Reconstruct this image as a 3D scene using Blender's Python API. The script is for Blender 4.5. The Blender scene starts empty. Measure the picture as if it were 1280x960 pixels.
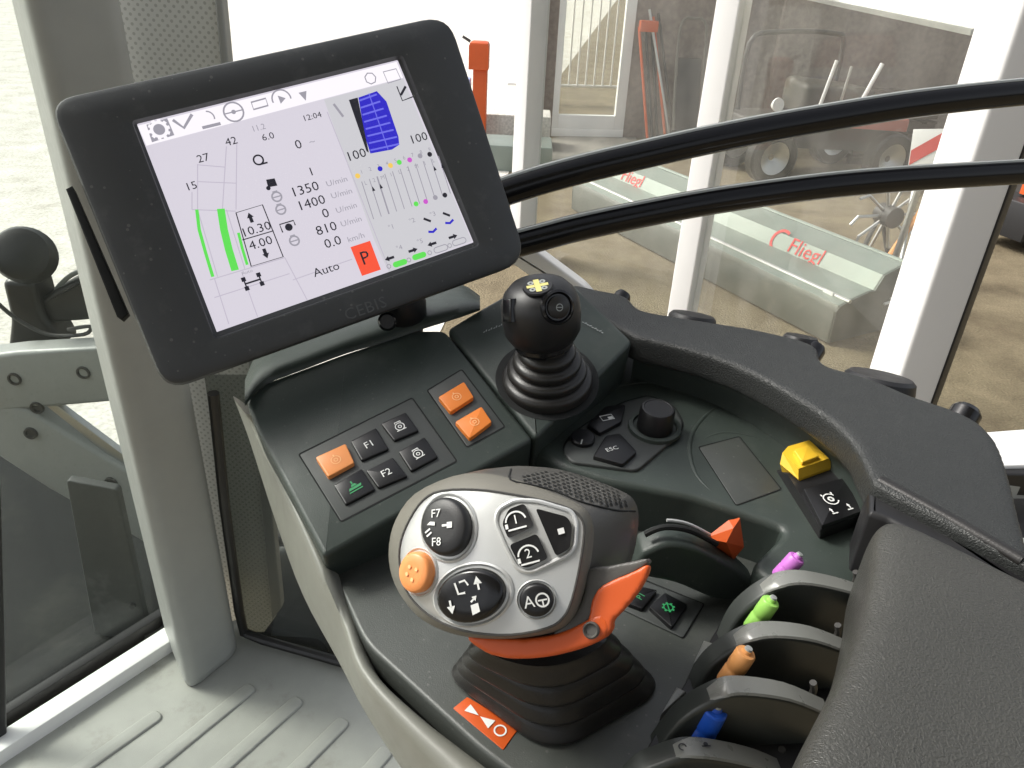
import bpy, bmesh, math, random
from mathutils import Vector as V, Matrix
from mathutils.bvhtree import BVHTree
random.seed(7)
sc = bpy.context.scene
COL = sc.collection

# ------------------------------------------------------------------ camera
F, CX, CY = 970.0, 640.0, 480.0           # photograph pixels (1280 x 960)
CAM = V((0, 0, 2.7))
RM = Matrix(((0.9986338, -0.0522541, 0.0),
             (0.0256418, 0.4900429, 0.8713211),
             (0.0455301, 0.8701307, -0.4907133)))   # (right, up, forward) -> world
cd = bpy.data.cameras.new('camera'); co = bpy.data.objects.new('camera', cd); COL.objects.link(co)
cd.sensor_fit = 'HORIZONTAL'; cd.sensor_width = 36.0; cd.lens = F / 1280 * 36
cd.clip_start = 0.02; cd.clip_end = 500
rt, up, fw = (V([RM[r][c] for r in range(3)]) for c in range(3))
co.matrix_world = Matrix(((rt.x, up.x, -fw.x, CAM.x), (rt.y, up.y, -fw.y, CAM.y), (rt.z, up.z, -fw.z, CAM.z), (0, 0, 0, 1)))
sc.camera = co

# ------------------------------------------------------------------ world, sun, exposure
SUN_EL, SUN_AZ = 44.0, -74.0              # azimuth measured from +Y towards +X
w = bpy.data.worlds.new('World'); sc.world = w; w.use_nodes = True
nt = w.node_tree; bg = nt.nodes['Background']
sky = nt.nodes.new('ShaderNodeTexSky'); sky.sky_type = 'NISHITA'; sky.sun_disc = False
sky.sun_elevation = math.radians(SUN_EL); sky.sun_rotation = math.radians(SUN_AZ)
sky.air_density = 1.0; sky.dust_density = 6.0; sky.ozone_density = 0.6; sky.altitude = 100
hsv = nt.nodes.new('ShaderNodeHueSaturation'); hsv.inputs['Saturation'].default_value = 0.3
nt.links.new(sky.outputs[0], hsv.inputs['Color']); nt.links.new(hsv.outputs[0], bg.inputs['Color'])
bg.inputs['Strength'].default_value = 0.12
sd = bpy.data.lights.new('sun', 'SUN'); so = bpy.data.objects.new('sun', sd); COL.objects.link(so)
sd.energy = 1.5; sd.angle = math.radians(14); sd.color = (1.0, 0.96, 0.9)
az, el = math.radians(SUN_AZ), math.radians(SUN_EL)
sdir = V((math.sin(az) * math.cos(el), math.cos(az) * math.cos(el), math.sin(el)))
so.rotation_euler = sdir.to_track_quat('Z', 'Y').to_euler(); so.location = (-4, 2, 8)
sc.view_settings.view_transform = 'Standard'; sc.view_settings.look = 'None'
sc.view_settings.gamma = 1.0; sc.view_settings.use_curve_mapping = False
sc.view_settings.exposure = 0.98

# ------------------------------------------------------------------ pixel -> place
def ray(x, y): return (RM @ V((x - CX, -(y - CY), F))).normalized()
def onp(x, y, p, n):                       # where the pixel's ray meets a plane
    r = ray(x, y); return CAM + r * ((p - CAM).dot(n) / r.dot(n))
def Zp(x, y, z): return onp(x, y, V((0, 0, CAM.z + z)), V((0, 0, 1)))
def Yp(x, y, yy): return onp(x, y, V((0, yy, 0)), V((0, 1, 0)))
def far(x, y, d): return CAM + ray(x, y) * d
NA = V((0, -.351, .936)).normalized(); PA = CAM - NA * .5
NC = V((0, -.087, .996)).normalized(); PC = CAM - NC * .406
UPZ = V((0, 0, 1))
def A(x, y, o=0): return onp(x, y, PA + NA * o, NA)
def C_(x, y, o=0): return onp(x, y, PC + NC * o, NC)

# ------------------------------------------------------------------ materials
def new_mat(name):
    m = bpy.data.materials.new(name); m.use_nodes = True
    return m, m.node_tree, m.node_tree.nodes['Principled BSDF']
def pbr(name, col, rough=.5, metal=0, var=.12, vscale=30, bump=0, bscale=400, bkind='noise', coat=0,
        dust=0, dustcol=(.5, .5, .48), dscale=60, rvar=.12, spec=.5, specks=0, sscale=130):
    m, t, p = new_mat(name); N = t.nodes.new; L = t.links.new
    tc = N('ShaderNodeTexCoord')
    nz = N('ShaderNodeTexNoise'); nz.inputs['Scale'].default_value = vscale; nz.inputs['Detail'].default_value = 6
    L(tc.outputs['Object'], nz.inputs['Vector'])
    mx = N('ShaderNodeMix'); mx.data_type = 'RGBA'
    mx.inputs['A'].default_value = (*[c * (1 - var) for c in col], 1); mx.inputs['B'].default_value = (*[min(1, c * (1 + var)) for c in col], 1)
    L(nz.outputs['Fac'], mx.inputs['Factor']); out = mx.outputs['Result']
    if dust:
        n2 = N('ShaderNodeTexNoise'); n2.inputs['Scale'].default_value = dscale; n2.inputs['Detail'].default_value = 8; n2.inputs['Roughness'].default_value = .7
        L(tc.outputs['Object'], n2.inputs['Vector'])
        rp = N('ShaderNodeMapRange'); rp.inputs[1].default_value = .55; rp.inputs[2].default_value = .8; rp.inputs[4].default_value = dust
        L(n2.outputs['Fac'], rp.inputs[0])
        m2 = N('ShaderNodeMix'); m2.data_type = 'RGBA'; m2.inputs['B'].default_value = (*dustcol, 1)
        L(rp.outputs[0], m2.inputs['Factor']); L(out, m2.inputs['A']); out = m2.outputs['Result']
    if specks:
        vo = N('ShaderNodeTexVoronoi'); vo.inputs['Scale'].default_value = sscale; L(tc.outputs['Object'], vo.inputs['Vector'])
        sr = N('ShaderNodeSeparateColor'); L(vo.outputs['Color'], sr.inputs[0])
        th = N('ShaderNodeMath'); th.operation = 'MULTIPLY'; th.inputs[1].default_value = .16; L(sr.outputs[0], th.inputs[0])
        lt = N('ShaderNodeMath'); lt.operation = 'LESS_THAN'; L(vo.outputs['Distance'], lt.inputs[0]); L(th.outputs[0], lt.inputs[1])
        sm = N('ShaderNodeMath'); sm.operation = 'MULTIPLY'; sm.inputs[1].default_value = specks; L(lt.outputs[0], sm.inputs[0])
        m3 = N('ShaderNodeMix'); m3.data_type = 'RGBA'; m3.inputs['B'].default_value = (.4, .39, .36, 1)
        L(sm.outputs[0], m3.inputs['Factor']); L(out, m3.inputs['A']); out = m3.outputs['Result']
    L(out, p.inputs['Base Color'])
    rr = N('ShaderNodeMapRange'); rr.inputs[3].default_value = max(.03, rough - rvar); rr.inputs[4].default_value = min(1, rough + rvar)
    n3 = N('ShaderNodeTexNoise'); n3.inputs['Scale'].default_value = vscale * 2.3; n3.inputs['Detail'].default_value = 4
    L(tc.outputs['Object'], n3.inputs['Vector']); L(n3.outputs['Fac'], rr.inputs[0]); L(rr.outputs[0], p.inputs['Roughness'])
    p.inputs['Metallic'].default_value = metal; p.inputs['Coat Weight'].default_value = coat; p.inputs['Coat Roughness'].default_value = .1
    p.inputs['Specular IOR Level'].default_value = spec
    if bump:
        b = N('ShaderNodeBump'); b.inputs['Strength'].default_value = bump; b.inputs['Distance'].default_value = .001
        if bkind == 'noise':
            s = N('ShaderNodeTexNoise'); s.inputs['Scale'].default_value = bscale; s.inputs['Detail'].default_value = 3; o = s.outputs['Fac']
        else:
            s = N('ShaderNodeTexVoronoi'); s.inputs['Scale'].default_value = bscale; o = s.outputs['Distance']
            s.feature = 'F1'
            wn = N('ShaderNodeTexNoise'); wn.inputs['Scale'].default_value = bscale * .6; L(tc.outputs['Object'], wn.inputs['Vector'])
            ad = N('ShaderNodeVectorMath'); ad.operation = 'MULTIPLY_ADD'; ad.inputs[1].default_value = (.0035,) * 3
            L(wn.outputs['Color'], ad.inputs[0]); L(tc.outputs['Object'], ad.inputs[2]); L(ad.outputs[0], s.inputs['Vector'])
        if bkind == 'noise': L(tc.outputs['Object'], s.inputs['Vector'])
        L(o, b.inputs['Height']); L(b.outputs[0], p.inputs['Normal'])
    return m
def emit(name, col, strength=1.0):
    m, t, p = new_mat(name)
    p.inputs['Base Color'].default_value = (.02, .02, .02, 1); p.inputs['Roughness'].default_value = .16
    p.inputs['Emission Color'].default_value = (*col, 1); p.inputs['Emission Strength'].default_value = strength * .68
    return m
def glass(name, tint=(.93, .96, .94), haze=.06, hazecol=(.8, .8, .76), refl=.08, spots=0):
    m = bpy.data.materials.new(name); m.use_nodes = True; t = m.node_tree; t.nodes.clear(); N = t.nodes.new; L = t.links.new
    o = N('ShaderNodeOutputMaterial'); tr = N('ShaderNodeBsdfTransparent'); tr.inputs[0].default_value = (*tint, 1)
    df = N('ShaderNodeBsdfDiffuse'); df.inputs[0].default_value = (*hazecol, 1)
    gl = N('ShaderNodeBsdfGlossy'); gl.inputs['Roughness'].default_value = .02
    tc = N('ShaderNodeTexCoord'); nz = N('ShaderNodeTexNoise'); nz.inputs['Scale'].default_value = 3.5; nz.inputs['Detail'].default_value = 8
    L(tc.outputs['Object'], nz.inputs['Vector'])
    mr = N('ShaderNodeMapRange'); mr.inputs[1].default_value = .3; mr.inputs[2].default_value = .75; mr.inputs[3].default_value = haze * .5; mr.inputs[4].default_value = haze * 1.6
    L(nz.outputs['Fac'], mr.inputs[0]); fac = mr.outputs[0]
    if spots:
        vo = N('ShaderNodeTexVoronoi'); vo.inputs['Scale'].default_value = 90; L(tc.outputs['Object'], vo.inputs['Vector'])
        ms = N('ShaderNodeMapRange'); ms.inputs[1].default_value = .22; ms.inputs[2].default_value = .1; ms.inputs[4].default_value = spots
        L(vo.outputs['Distance'], ms.inputs[0]); ad = N('ShaderNodeMath'); ad.use_clamp = True
        L(fac, ad.inputs[0]); L(ms.outputs[0], ad.inputs[1]); fac = ad.outputs[0]
    m1 = N('ShaderNodeMixShader'); L(fac, m1.inputs[0]); L(tr.outputs[0], m1.inputs[1]); L(df.outputs[0], m1.inputs[2])
    lw = N('ShaderNodeLayerWeight'); pw = N('ShaderNodeMath'); pw.operation = 'POWER'; pw.inputs[1].default_value = 5; L(lw.outputs['Facing'], pw.inputs[0])
    fr = N('ShaderNodeMath'); fr.operation = 'MULTIPLY_ADD'; fr.inputs[1].default_value = .22; fr.inputs[2].default_value = .02; L(pw.outputs[0], fr.inputs[0])
    m2 = N('ShaderNodeMixShader'); L(fr.outputs[0], m2.inputs[0]); L(m1.outputs[0], m2.inputs[1]); L(gl.outputs[0], m2.inputs[2])
    L(m2.outputs[0], o.inputs[0]); return m

M = dict(
    deck=pbr('console plastic', (.038, .049, .043), .42, var=.14, bump=.2, bscale=1500, dust=.12, dustcol=(.2, .2, .18), dscale=22, spec=.45, specks=.06, sscale=140),
    deck2=pbr('lower console plastic', (.058, .063, .058), .38, var=.1, bump=.2, bscale=1500, dust=.2, dustcol=(.2, .2, .18), dscale=20, spec=.5, specks=.12, sscale=160),
    panel=pbr('button panel plastic', (.055, .06, .058), .5, bump=.08, bscale=1500),
    groove=pbr('dark seam', (.004, .005, .005), .8),
    rubber=pbr('black rubber', (.017, .016, .015), .36, bump=.15, bscale=900, dust=.1, dustcol=(.12, .11, .1), dscale=50),
    gloss=pbr('gloss black plastic', (.006, .006, .007), .22, var=.2, rvar=.05),
    black=pbr('black plastic', (.012, .012, .013), .45, bump=.1, bscale=1500),
    key=pbr('black key', (.007, .007, .008), .38, rvar=.06),
    leather=pbr('grained armrest leather', (.050, .050, .045), .35, var=.15, vscale=14, bump=.5, bscale=760, bkind='voronoi', spec=.42),
    leather2=pbr('grained rim padding', (.030, .032, .031), .42, var=.12, bump=.5, bscale=700, bkind='voronoi', spec=.36),
    housing=pbr('terminal housing', (.047, .050, .052), .46, var=.1, bump=.1, bscale=1600, dust=.07, dscale=40, spec=.42, specks=.14),
    orange=pbr('orange key', (.84, .235, .035), .45, var=.06),
    red=pbr('orange red plastic', (.60, .095, .016), .42, var=.06),
    peach=pbr('peach orange key', (.83, .31, .10), .4, var=.06),
    yellow=pbr('yellow switch', (.80, .50, .035), .42, var=.06),
    purple=pbr('purple cap', (.55, .17, .58), .4, var=.06),
    green=pbr('light green cap', (.33, .66, .13), .4, var=.06),
    tan=pbr('orange tan cap', (.72, .33, .11), .4, var=.08),
    blue=pbr('blue cap', (.015, .10, .58), .38, var=.06),
    silver=pbr('silver face plate', (.56, .57, .56), .36, metal=.35, var=.05, dust=.25, dustcol=(.36, .35, .32), dscale=45, bump=.05, bscale=1200),
    head=pbr('warm grey handle shell', (.155, .148, .125), .46, var=.08, bump=.1, bscale=1500, spec=.45),
    headr=pbr('speaker shell', (.085, .082, .075), .4, var=.08, bump=.1, bscale=1500, spec=.5),
    headd=pbr('dark grey handle shell', (.05, .048, .044), .42, var=.08, bump=.1, bscale=1500),
    cream=pbr('cream side panel', (.185, .186, .162), .45, var=.05, bump=.06, bscale=900),
    pillar=pbr('pale grey pillar plastic', (.33, .34, .32), .40, var=.06, bump=.08, bscale=700, dust=.2, dustcol=(.3, .29, .26), dscale=12),
    floor=pbr('pale floor mat', (.345, .35, .318), .42, var=.1, bump=.25, bscale=700, dust=.65, dustcol=(.17, .155, .125), dscale=11),
    white=pbr('white paint', (.80, .80, .78), .45, var=.03, vscale=6, dust=.1, dustcol=(.6, .58, .54), dscale=9),
    wpost=pbr('white painted steel', (.64, .64, .63), .38, var=.03, vscale=5, dust=.12, dustcol=(.55, .53, .5), dscale=7),
    print=pbr('white print', (.75, .76, .74), .5, var=.03),
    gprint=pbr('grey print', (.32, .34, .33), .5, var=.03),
    greenprint=emit('green lit print', (.08, .75, .25), .3),
    amber=pbr('pale orange print', (.95, .55, .25), .5, var=.03),
    tube=pbr('black lacquered tube', (.004, .004, .005), .2, rvar=.06, var=.1, coat=.0, spec=.32, bump=.08, bscale=120),
    sheen_tab=pbr('fin sheen and tab grey', (.19, .195, .18), .3, bump=.06, bscale=1600, spec=.6),  # pale grey paints sky sheen on fin tops; the tabs are really pale
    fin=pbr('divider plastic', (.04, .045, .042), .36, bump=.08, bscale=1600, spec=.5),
    steel=pbr('zinc steel', (.55, .55, .53), .35, metal=.9),
)
# ------------------------------------------------------------------ mesh helpers
ORG = {}
def mk(name, verts, faces, mat, parent=None, smooth=True, ang=35, mats=None, fmat=None, origin=None):
    vs = [V(v) for v in verts]
    c = V(origin) if origin is not None else sum(vs, V()) / len(vs)
    me = bpy.data.meshes.new(name); me.from_pydata([v - c for v in vs], [], faces); me.update()
    bm = bmesh.new(); bm.from_mesh(me)
    bmesh.ops.remove_doubles(bm, verts=bm.verts, dist=1e-6)
    bmesh.ops.recalc_face_normals(bm, faces=bm.faces)
    bm.to_mesh(me); bm.free()
    if smooth:
        me.polygons.foreach_set('use_smooth', [True] * len(me.polygons)); me.set_sharp_from_angle(angle=math.radians(ang))
    for m in (mats or [mat]): me.materials.append(M[m] if isinstance(m, str) else m)
    if fmat and len(fmat) == len(me.polygons): me.polygons.foreach_set('material_index', fmat)
    o = bpy.data.objects.new(name, me); COL.objects.link(o); ORG[o.name] = c
    if parent is not None:
        o.parent = parent; o.location = c - ORG[parent.name]
    else: o.location = c
    return o
def thing(name, label, cat, loc, group=None):
    o = bpy.data.objects.new(name, None); COL.objects.link(o); o.empty_display_size = .05
    o.location = loc; ORG[o.name] = V(loc); return tag(o, label, cat, group)
def tag(o, label=None, cat=None, group=None, kind=None):
    if label: o['label'] = label
    if cat: o['category'] = cat
    if group: o['group'] = group
    if kind: o['kind'] = kind
    return o
def smooth(pts, k=4, closed=True):         # Catmull-Rom through traced points (tuples or vectors)
    pts = [V(p) for p in pts]; n = len(pts); out = []
    rng = range(n) if closed else range(n - 1)
    g = (lambda i: pts[i % n]) if closed else (lambda i: pts[max(0, min(n - 1, i))])
    for i in rng:
        a, b, c, d = g(i - 1), g(i), g(i + 1), g(i + 2)
        for j in range(k):
            t = j / k
            out.append(.5 * ((2 * b) + (c - a) * t + (2 * a - 5 * b + 4 * c - d) * t * t + (3 * b - a - 3 * c + d) * t ** 3))
    if not closed: out.append(pts[-1])
    return out
def rnd(pts, r, k=4):                      # round the corners of a traced polygon
    pts = [V(p) for p in pts]; n = len(pts); out = []
    for i in range(n):
        a, b, c = pts[i - 1], pts[i], pts[(i + 1) % n]
        la, lc = (a - b).length, (c - b).length; q = min(r, la * .48, lc * .48)
        p0, p1 = b + (a - b) / la * q, b + (c - b) / lc * q
        for j in range(k + 1):
            t = j / k; out.append(p0 * (1 - t) ** 2 + b * 2 * t * (1 - t) + p1 * t * t)
    return out
def inset(loop, n, d):                     # move a loop inwards in its plane
    m = len(loop); area = sum(((loop[i] - loop[0]).cross(loop[(i + 1) % m] - loop[0])).dot(n) for i in range(m))
    s = 1 if area > 0 else -1; out = []
    for i in range(m):
        e1 = (loop[i] - loop[i - 1]); e2 = (loop[(i + 1) % m] - loop[i])
        if e1.length < 1e-7: e1 = e2
        if e2.length < 1e-7: e2 = e1
        a = n.cross(e1).normalized() * s; b = n.cross(e2).normalized() * s
        h = a + b
        if h.length < 1e-4: h = a
        h.normalize(); out.append(loop[i] + h * (d / max(.5, h.dot(a))))
    return out
def loft(name, loops, mat, parent=None, cap0=True, cap1=True, **k):
    n = len(loops[0]); vs = [v for l in loops for v in l]; fs = []
    for a in range(len(loops) - 1):
        for i in range(n):
            j = (i + 1) % n; fs.append((a * n + i, a * n + j, (a + 1) * n + j, (a + 1) * n + i))
    if cap0: fs.append(tuple(range(n)))
    if cap1: fs.append(tuple(range((len(loops) - 1) * n, len(loops) * n)))
    return mk(name, vs, fs, mat, parent, **k)
def prism(name, loop, n, depth, mat, parent=None, b=.001, seg=3, bb=0, **k):
    """slab: loop is the top outline, n the outward normal, b the rounded edge"""
    n = n.normalized(); L = []
    for s in range(seg + 1):
        t = s / seg * math.pi / 2; L.append([p - n * (b * (1 - math.cos(t))) for p in inset(loop, n, b * (1 - math.sin(t)))])
    if bb:
        L.append([p - n * (depth - bb) for p in loop]); L.append([p - n * depth for p in inset(loop, n, bb)])
    else: L.append([p - n * depth for p in loop])
    return loft(name, L, mat, parent, **k)
def frame_of(n, hint):
    n = n.normalized(); u = (hint - n * hint.dot(n)).normalized(); return u, n.cross(u), n
def disc_loop(c, u, v, r, k=24, r2=None):
    return [c + u * (math.cos(2 * math.pi * i / k) * r) + v * (math.sin(2 * math.pi * i / k) * (r2 or r)) for i in range(k)]
def lathe(name, c, axis, prof, mat, parent=None, k=32, hint=V((1, 0, 0)), **kw):   # prof: (height, radius)
    u, v, a = frame_of(axis, hint)
    return loft(name, [disc_loop(c + a * h, u, v, max(r, 1e-4), k) for h, r in prof], mat, parent, **kw)
def tube(name, pts, r, mat, parent=None, k=12, flat=1.0, **kw):
    pts = [V(p) for p in pts]; loops = []; u = None
    for i, p in enumerate(pts):
        d = (pts[min(i + 1, len(pts) - 1)] - pts[max(i - 1, 0)]).normalized()
        if u is None: u = d.orthogonal().normalized() if abs(d.z) > .9 else d.cross(UPZ).normalized()
        u = (u - d * u.dot(d)).normalized(); v = d.cross(u)
        rr = r(i / (len(pts) - 1)) if callable(r) else r
        loops.append(disc_loop(p, u, v, rr, k, rr * flat))
    return loft(name, loops, mat, parent, **kw)
def box(name, c, size, mat, parent=None, rz=0, b=.003, axes=None, **k):
    c = V(c); X, Y, Zz = axes or (V((math.cos(rz), math.sin(rz), 0)), V((-math.sin(rz), math.cos(rz), 0)), UPZ)
    sx, sy, sz = (s / 2 for s in size)
    top = [c + X * (sx * i) + Y * (sy * j) + Zz * sz for i, j in ((-1, -1), (1, -1), (1, 1), (-1, 1))]
    return prism(name, top, Zz, sz * 2, mat, parent, b=min(b, sx * .4, sy * .4, sz * .4), seg=2, **k)
def sheet(name, loop, mat, parent=None, **k): return mk(name, loop, [tuple(range(len(loop)))], mat, parent, smooth=False, **k)
def bvh(*objs):
    vs, fs = [], []
    for o in objs:
        b = len(vs); wo = V()
        p = o
        while p: wo = wo + p.location; p = p.parent
        vs += [v.co + wo for v in o.data.vertices]; fs += [[b + i for i in q.vertices] for q in o.data.polygons]
    t = BVHTree.FromPolygons(vs, fs)
    def hit(x, y):
        l, n, _, _ = t.ray_cast(CAM, ray(x, y))
        if l is None: return None, None
        if n.dot(ray(x, y)) > 0: n = -n
        return l, n
    return hit
class Ink:                                  # flat print collected as strokes on a frame (o, u, v, n)
    def __init__(s, o, u, v, n): s.o, s.u, s.v, s.n, s.V, s.F = V(o), u, v, n, [], []
    def P(s, p): return s.o + s.u * p[0] + s.v * p[1]
    def poly(s, pts):
        b = len(s.V); s.V += [s.P(p) for p in pts]; s.F.append(tuple(range(b, b + len(pts)))); return s
    def line(s, pts, w, closed=False):
        pts = [V((p[0], p[1])) for p in pts]
        m = len(pts); L, Rr = [], []
        for i in range(m):
            a = pts[i - 1] if (i or closed) else pts[i]; c = pts[(i + 1) % m] if (i < m - 1 or closed) else pts[i]
            d = (c - a).normalized(); q = V((-d.y, d.x)) * w / 2; L.append(pts[i] + q); Rr.append(pts[i] - q)
        b = len(s.V); s.V += [s.P(p) for p in L] + [s.P(p) for p in Rr]
        for i in range(m if closed else m - 1): j = (i + 1) % m; s.F.append((b + i, b + j, b + m + j, b + m + i))
        return s
    def arc(s, c, r, w, a0=0, a1=360, k=20):
        full = a1 - a0 >= 360; n = k if full else k + 1
        return s.line([(c[0] + r * math.cos(math.radians(a0 + (a1 - a0) * i / k)), c[1] + r * math.sin(math.radians(a0 + (a1 - a0) * i / k))) for i in range(n)], w, full)
    def dot(s, c, r, k=14): return s.poly([(c[0] + r * math.cos(6.2832 * i / k), c[1] + r * math.sin(6.2832 * i / k)) for i in range(k)])
    def gear(s, c, r, w, k=8):
        s.arc(c, r * .72, w)
        for i in range(k):
            a = 6.2832 * i / k; s.line([(c[0] + r * .72 * math.cos(a), c[1] + r * .72 * math.sin(a)), (c[0] + r * 1.05 * math.cos(a), c[1] + r * 1.05 * math.sin(a))], r * .34)
        return s
    def arrow(s, a, b, w, hd):
        a, b = V(a), V(b); d = (b - a).normalized(); q = V((-d.y, d.x)); s.line([a, b - d * hd * .8], w); return s.poly([b, b - d * hd + q * hd * .6, b - d * hd - q * hd * .6])
    def text(s, txt, c, h, sp=1.0, wid=1.0):
        cu = bpy.data.curves.new('t', 'FONT'); cu.body = txt; cu.align_x = 'CENTER'; cu.align_y = 'CENTER'; cu.size = h * 1.38; cu.resolution_u = 2; cu.space_character = sp
        ob = bpy.data.objects.new('t', cu)
        me = bpy.data.meshes.new_from_object(ob)
        b = len(s.V); s.V += [s.P((c[0] + v.co.x * wid, c[1] + v.co.y)) for v in me.vertices]
        s.F += [tuple(b + i for i in p.vertices) for p in me.polygons]
        bpy.data.objects.remove(ob); bpy.data.curves.remove(cu); bpy.data.meshes.remove(me); return s
    def build(s, name, mat, parent=None): return mk(name, s.V, s.F, mat, parent, smooth=False)

def pad(o, vox, it):                       # soft upholstery: rounded by remeshing and smoothing
    m = o.modifiers.new('remesh', 'REMESH'); m.mode = 'VOXEL'; m.voxel_size = vox; m.use_smooth_shade = True
    s = o.modifiers.new('soften', 'SMOOTH'); s.factor = .5; s.iterations = it
    return o
# ================================================================== CONTROL CONSOLE
console = thing('control_console', 'dark green grey tractor control console with button panels and stepped decks', 'console', CAM + V((0, .42, -.56)))
# front deck, tilted to the driver, in two plates with a seam between them
fa = [A(x, y) for x, y in rnd([V((322, 541)), V((306, 500)), V((330, 478)), V((430, 441)), V((520, 412)), V((556, 412)), V((667, 549)), V((404, 697))], 8)]
front_deck = prism('front_deck', fa, NA, .05, 'deck', console, b=.004)
fj = [A(x, y) for x, y in rnd([V((558, 411)), V((600, 386)), V((660, 352)), V((712, 350)), V((792, 427)), V((670, 549))], 8)]
joy_deck = prism('joystick_deck', fj, NA, .055, 'deck', console, b=.004)
# smooth hump the terminal arm stands on
back = []
for o, dy in ((.0, 0), (.004, -8), (.004, -18), (-.004, -34), (-.022, -50), (-.05, -60)):
    back.append([A(x, y + dy * s, o) for x, y, s in smooth([(306, 508, .55), (330, 482, .9), (380, 462, 1), (430, 443, 1.0), (480, 428, 1), (530, 411, .9), (575, 397, .7), (600, 388, .3)], 3, closed=False)])
nb = len(back[0]); vs = [v for l in back for v in l]
fs = [(a * nb + i, a * nb + i + 1, (a + 1) * nb + i + 1, (a + 1) * nb + i) for a in range(len(back) - 1) for i in range(nb - 1)]
hump = mk('arm_mount_hump', vs, fs, 'deck', console, ang=60)
# lower deck round the drive lever
lb = [Zp(x, y, -.41) for x, y in rnd([V((396, 672)), V((456, 803)), V((602, 937)), V((700, 1010)), V((800, 1100)), V((1010, 1000)), V((1090, 800)), V((1010, 650)), V((800, 560)), V((640, 560))], 20)]
lower_deck = prism('lower_deck', lb, UPZ, .02, 'deck2', console, b=.003)
skirt = prism('deck_skirt', inset([p - UPZ * .021 for p in lb], UPZ, .002), UPZ, .05, 'black', console, b=.003)
# right terrace with the terminal keys
cc = [C_(x, y) for x, y in rnd([V((662, 556)), V((700, 582)), V((760, 601)), V((868, 622)), V((945, 648)), V((984, 662)), V((962, 684)), V((938, 706)), V((966, 730)), V((1100, 768)), V((1160, 660)), V((1150, 560)), V((1060, 490)), V((900, 430)), V((795, 410))], 14)]
terrace = prism('terrace_deck', cc, NC, .07, 'deck', console, b=.006, seg=4)
# cream side panel, lofted from the deck edge down and under
I_ = smooth([(318, 522), (336, 536), (372, 618), (408, 692), (434, 752), (462, 832), (520, 892), (594, 950), (660, 1000), (740, 1070)], 4, closed=False)
zs = lambda t: -.35 + (-.415 + .35) * min(1, t * 2.2)
rows = [[], [], [], [], []]
O_ = smooth([(300, 500), (320, 552), (354, 662), (389, 758), (436, 842), (472, 906), (506, 962), (560, 1040), (640, 1120), (700, 1200)], 4, closed=False)
G_ = smooth([(306, 516), (319, 546), (362, 640), (400, 726), (428, 790), (450, 850), (500, 912), (560, 975), (620, 1040), (700, 1110)], 4, closed=False)
for i in range(len(I_)):
    t = i / (len(I_) - 1); z = zs(t)
    p0 = Zp(I_[i].x, I_[i].y, z); p1 = Zp(G_[i].x, G_[i].y, z - .006); p2 = Zp(O_[i].x, O_[i].y, z - .075)
    rows[0].append(p0 + V((.012, 0, -.03))); rows[1].append(p0); rows[2].append(p1); rows[3].append(p2); rows[4].append(p2 + V((.10, .0, -.10)))
n_ = len(I_); dense = []
prof = list(zip(*rows)); pl = [smooth(p, 4, closed=False) for p in prof]; m_ = len(pl[0])
side = mk('side_panel', [v for p in pl for v in p], [(i * m_ + j, i * m_ + j + 1, (i + 1) * m_ + j + 1, (i + 1) * m_ + j) for i in range(n_ - 1) for j in range(m_ - 1)], 'cream', console, ang=70)

def keycap(name, quad, plane, n, mat, parent, h=.003, b=.0012, r=2.5, sink=.004):
    q = [plane(x, y, h) for x, y in rnd([V(p) for p in quad], r, 3)]
    return prism(name, q, n, h + sink, mat, parent, b=b, seg=2)
def outline(name, quad, plane, n, parent, w=.0011, r=2, off=.0004):
    q = [plane(x, y, off) for x, y in rnd([V(p) for p in quad], r, 3)]; qi = inset(q, n, -w)
    k = len(q); return mk(name, q + qi, [(i, (i + 1) % k, k + (i + 1) % k, k + i) for i in range(k)], 'groove', parent, smooth=False)
def keyframe(quad, plane, off):
    a, b, c, d = [plane(x, y, off) for x, y in quad]
    return (a + b + c + d) / 4, ((b - a) + (c - d)).normalized(), ((a - d) + (b - c)).normalized()
def ink_on(quad, plane, n, off=.0035):
    o, u, v = keyframe(quad, plane, off); u, v, n = frame_of(n, u); return Ink(o, u, v, n)
# six key panel and two key panel
PQ = [(374.5, 568), (515, 498), (570, 576), (426.5, 651)]
panel = keycap('button_panel', PQ, A, NA, 'panel', console, h=.0006, b=.0005, r=2); outline('panel_seam', PQ, A, NA, panel)
KEYS = [('o', [(394, 571), (432, 554), (443, 578), (410, 596)]), ('F1', [(438, 551), (470, 534), (486, 561), (452, 576)]), ('g', [(476, 529), (507, 514.5), (523.5, 538), (492.6, 551)]),
        ('t', [(417, 606), (452, 585), (469, 611.5), (432, 631)]), ('F2', [(457.5, 588), (491, 571), (509.5, 595), (473, 610)]), ('g', [(498, 564), (530.6, 545.5), (547.5, 571), (514, 589)])]
def key_symbol(kind, q, pl, n, par, off):
    k = ink_on(q, pl, n, off); mat = 'print'
    if kind in ('F1', 'F2'): k.text(kind, (0, 0), .0062)
    elif kind == 'g': k.arc((0, 0), .0036, .0008).arc((0, 0), .0013, .0007); k.line([(-.0025, .0038), (-.0025, .005), (.0025, .005), (.0025, .0038)], .0008); k.line([(-.004, -.0035), (.004, -.0035)], .0008)
    elif kind == 't': k.poly([(-.005, -.002), (.005, -.002), (.006, .0002), (-.004, .0002)]).poly([(-.002, .0006), (.003, .0006), (.0015, .0026), (-.001, .0026)]).line([(0, .003), (0, .0055)], .0012).line([(-.0055, -.0036), (.0055, -.0036)], .001); mat = 'greenprint'
    else: k.arc((0, 0), .0036, .0006).arc((0, 0), .0014, .0006).line([(0, .0036), (0, .0052)], .001); mat = 'amber'
    k.build('symbol', mat, par)
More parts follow.
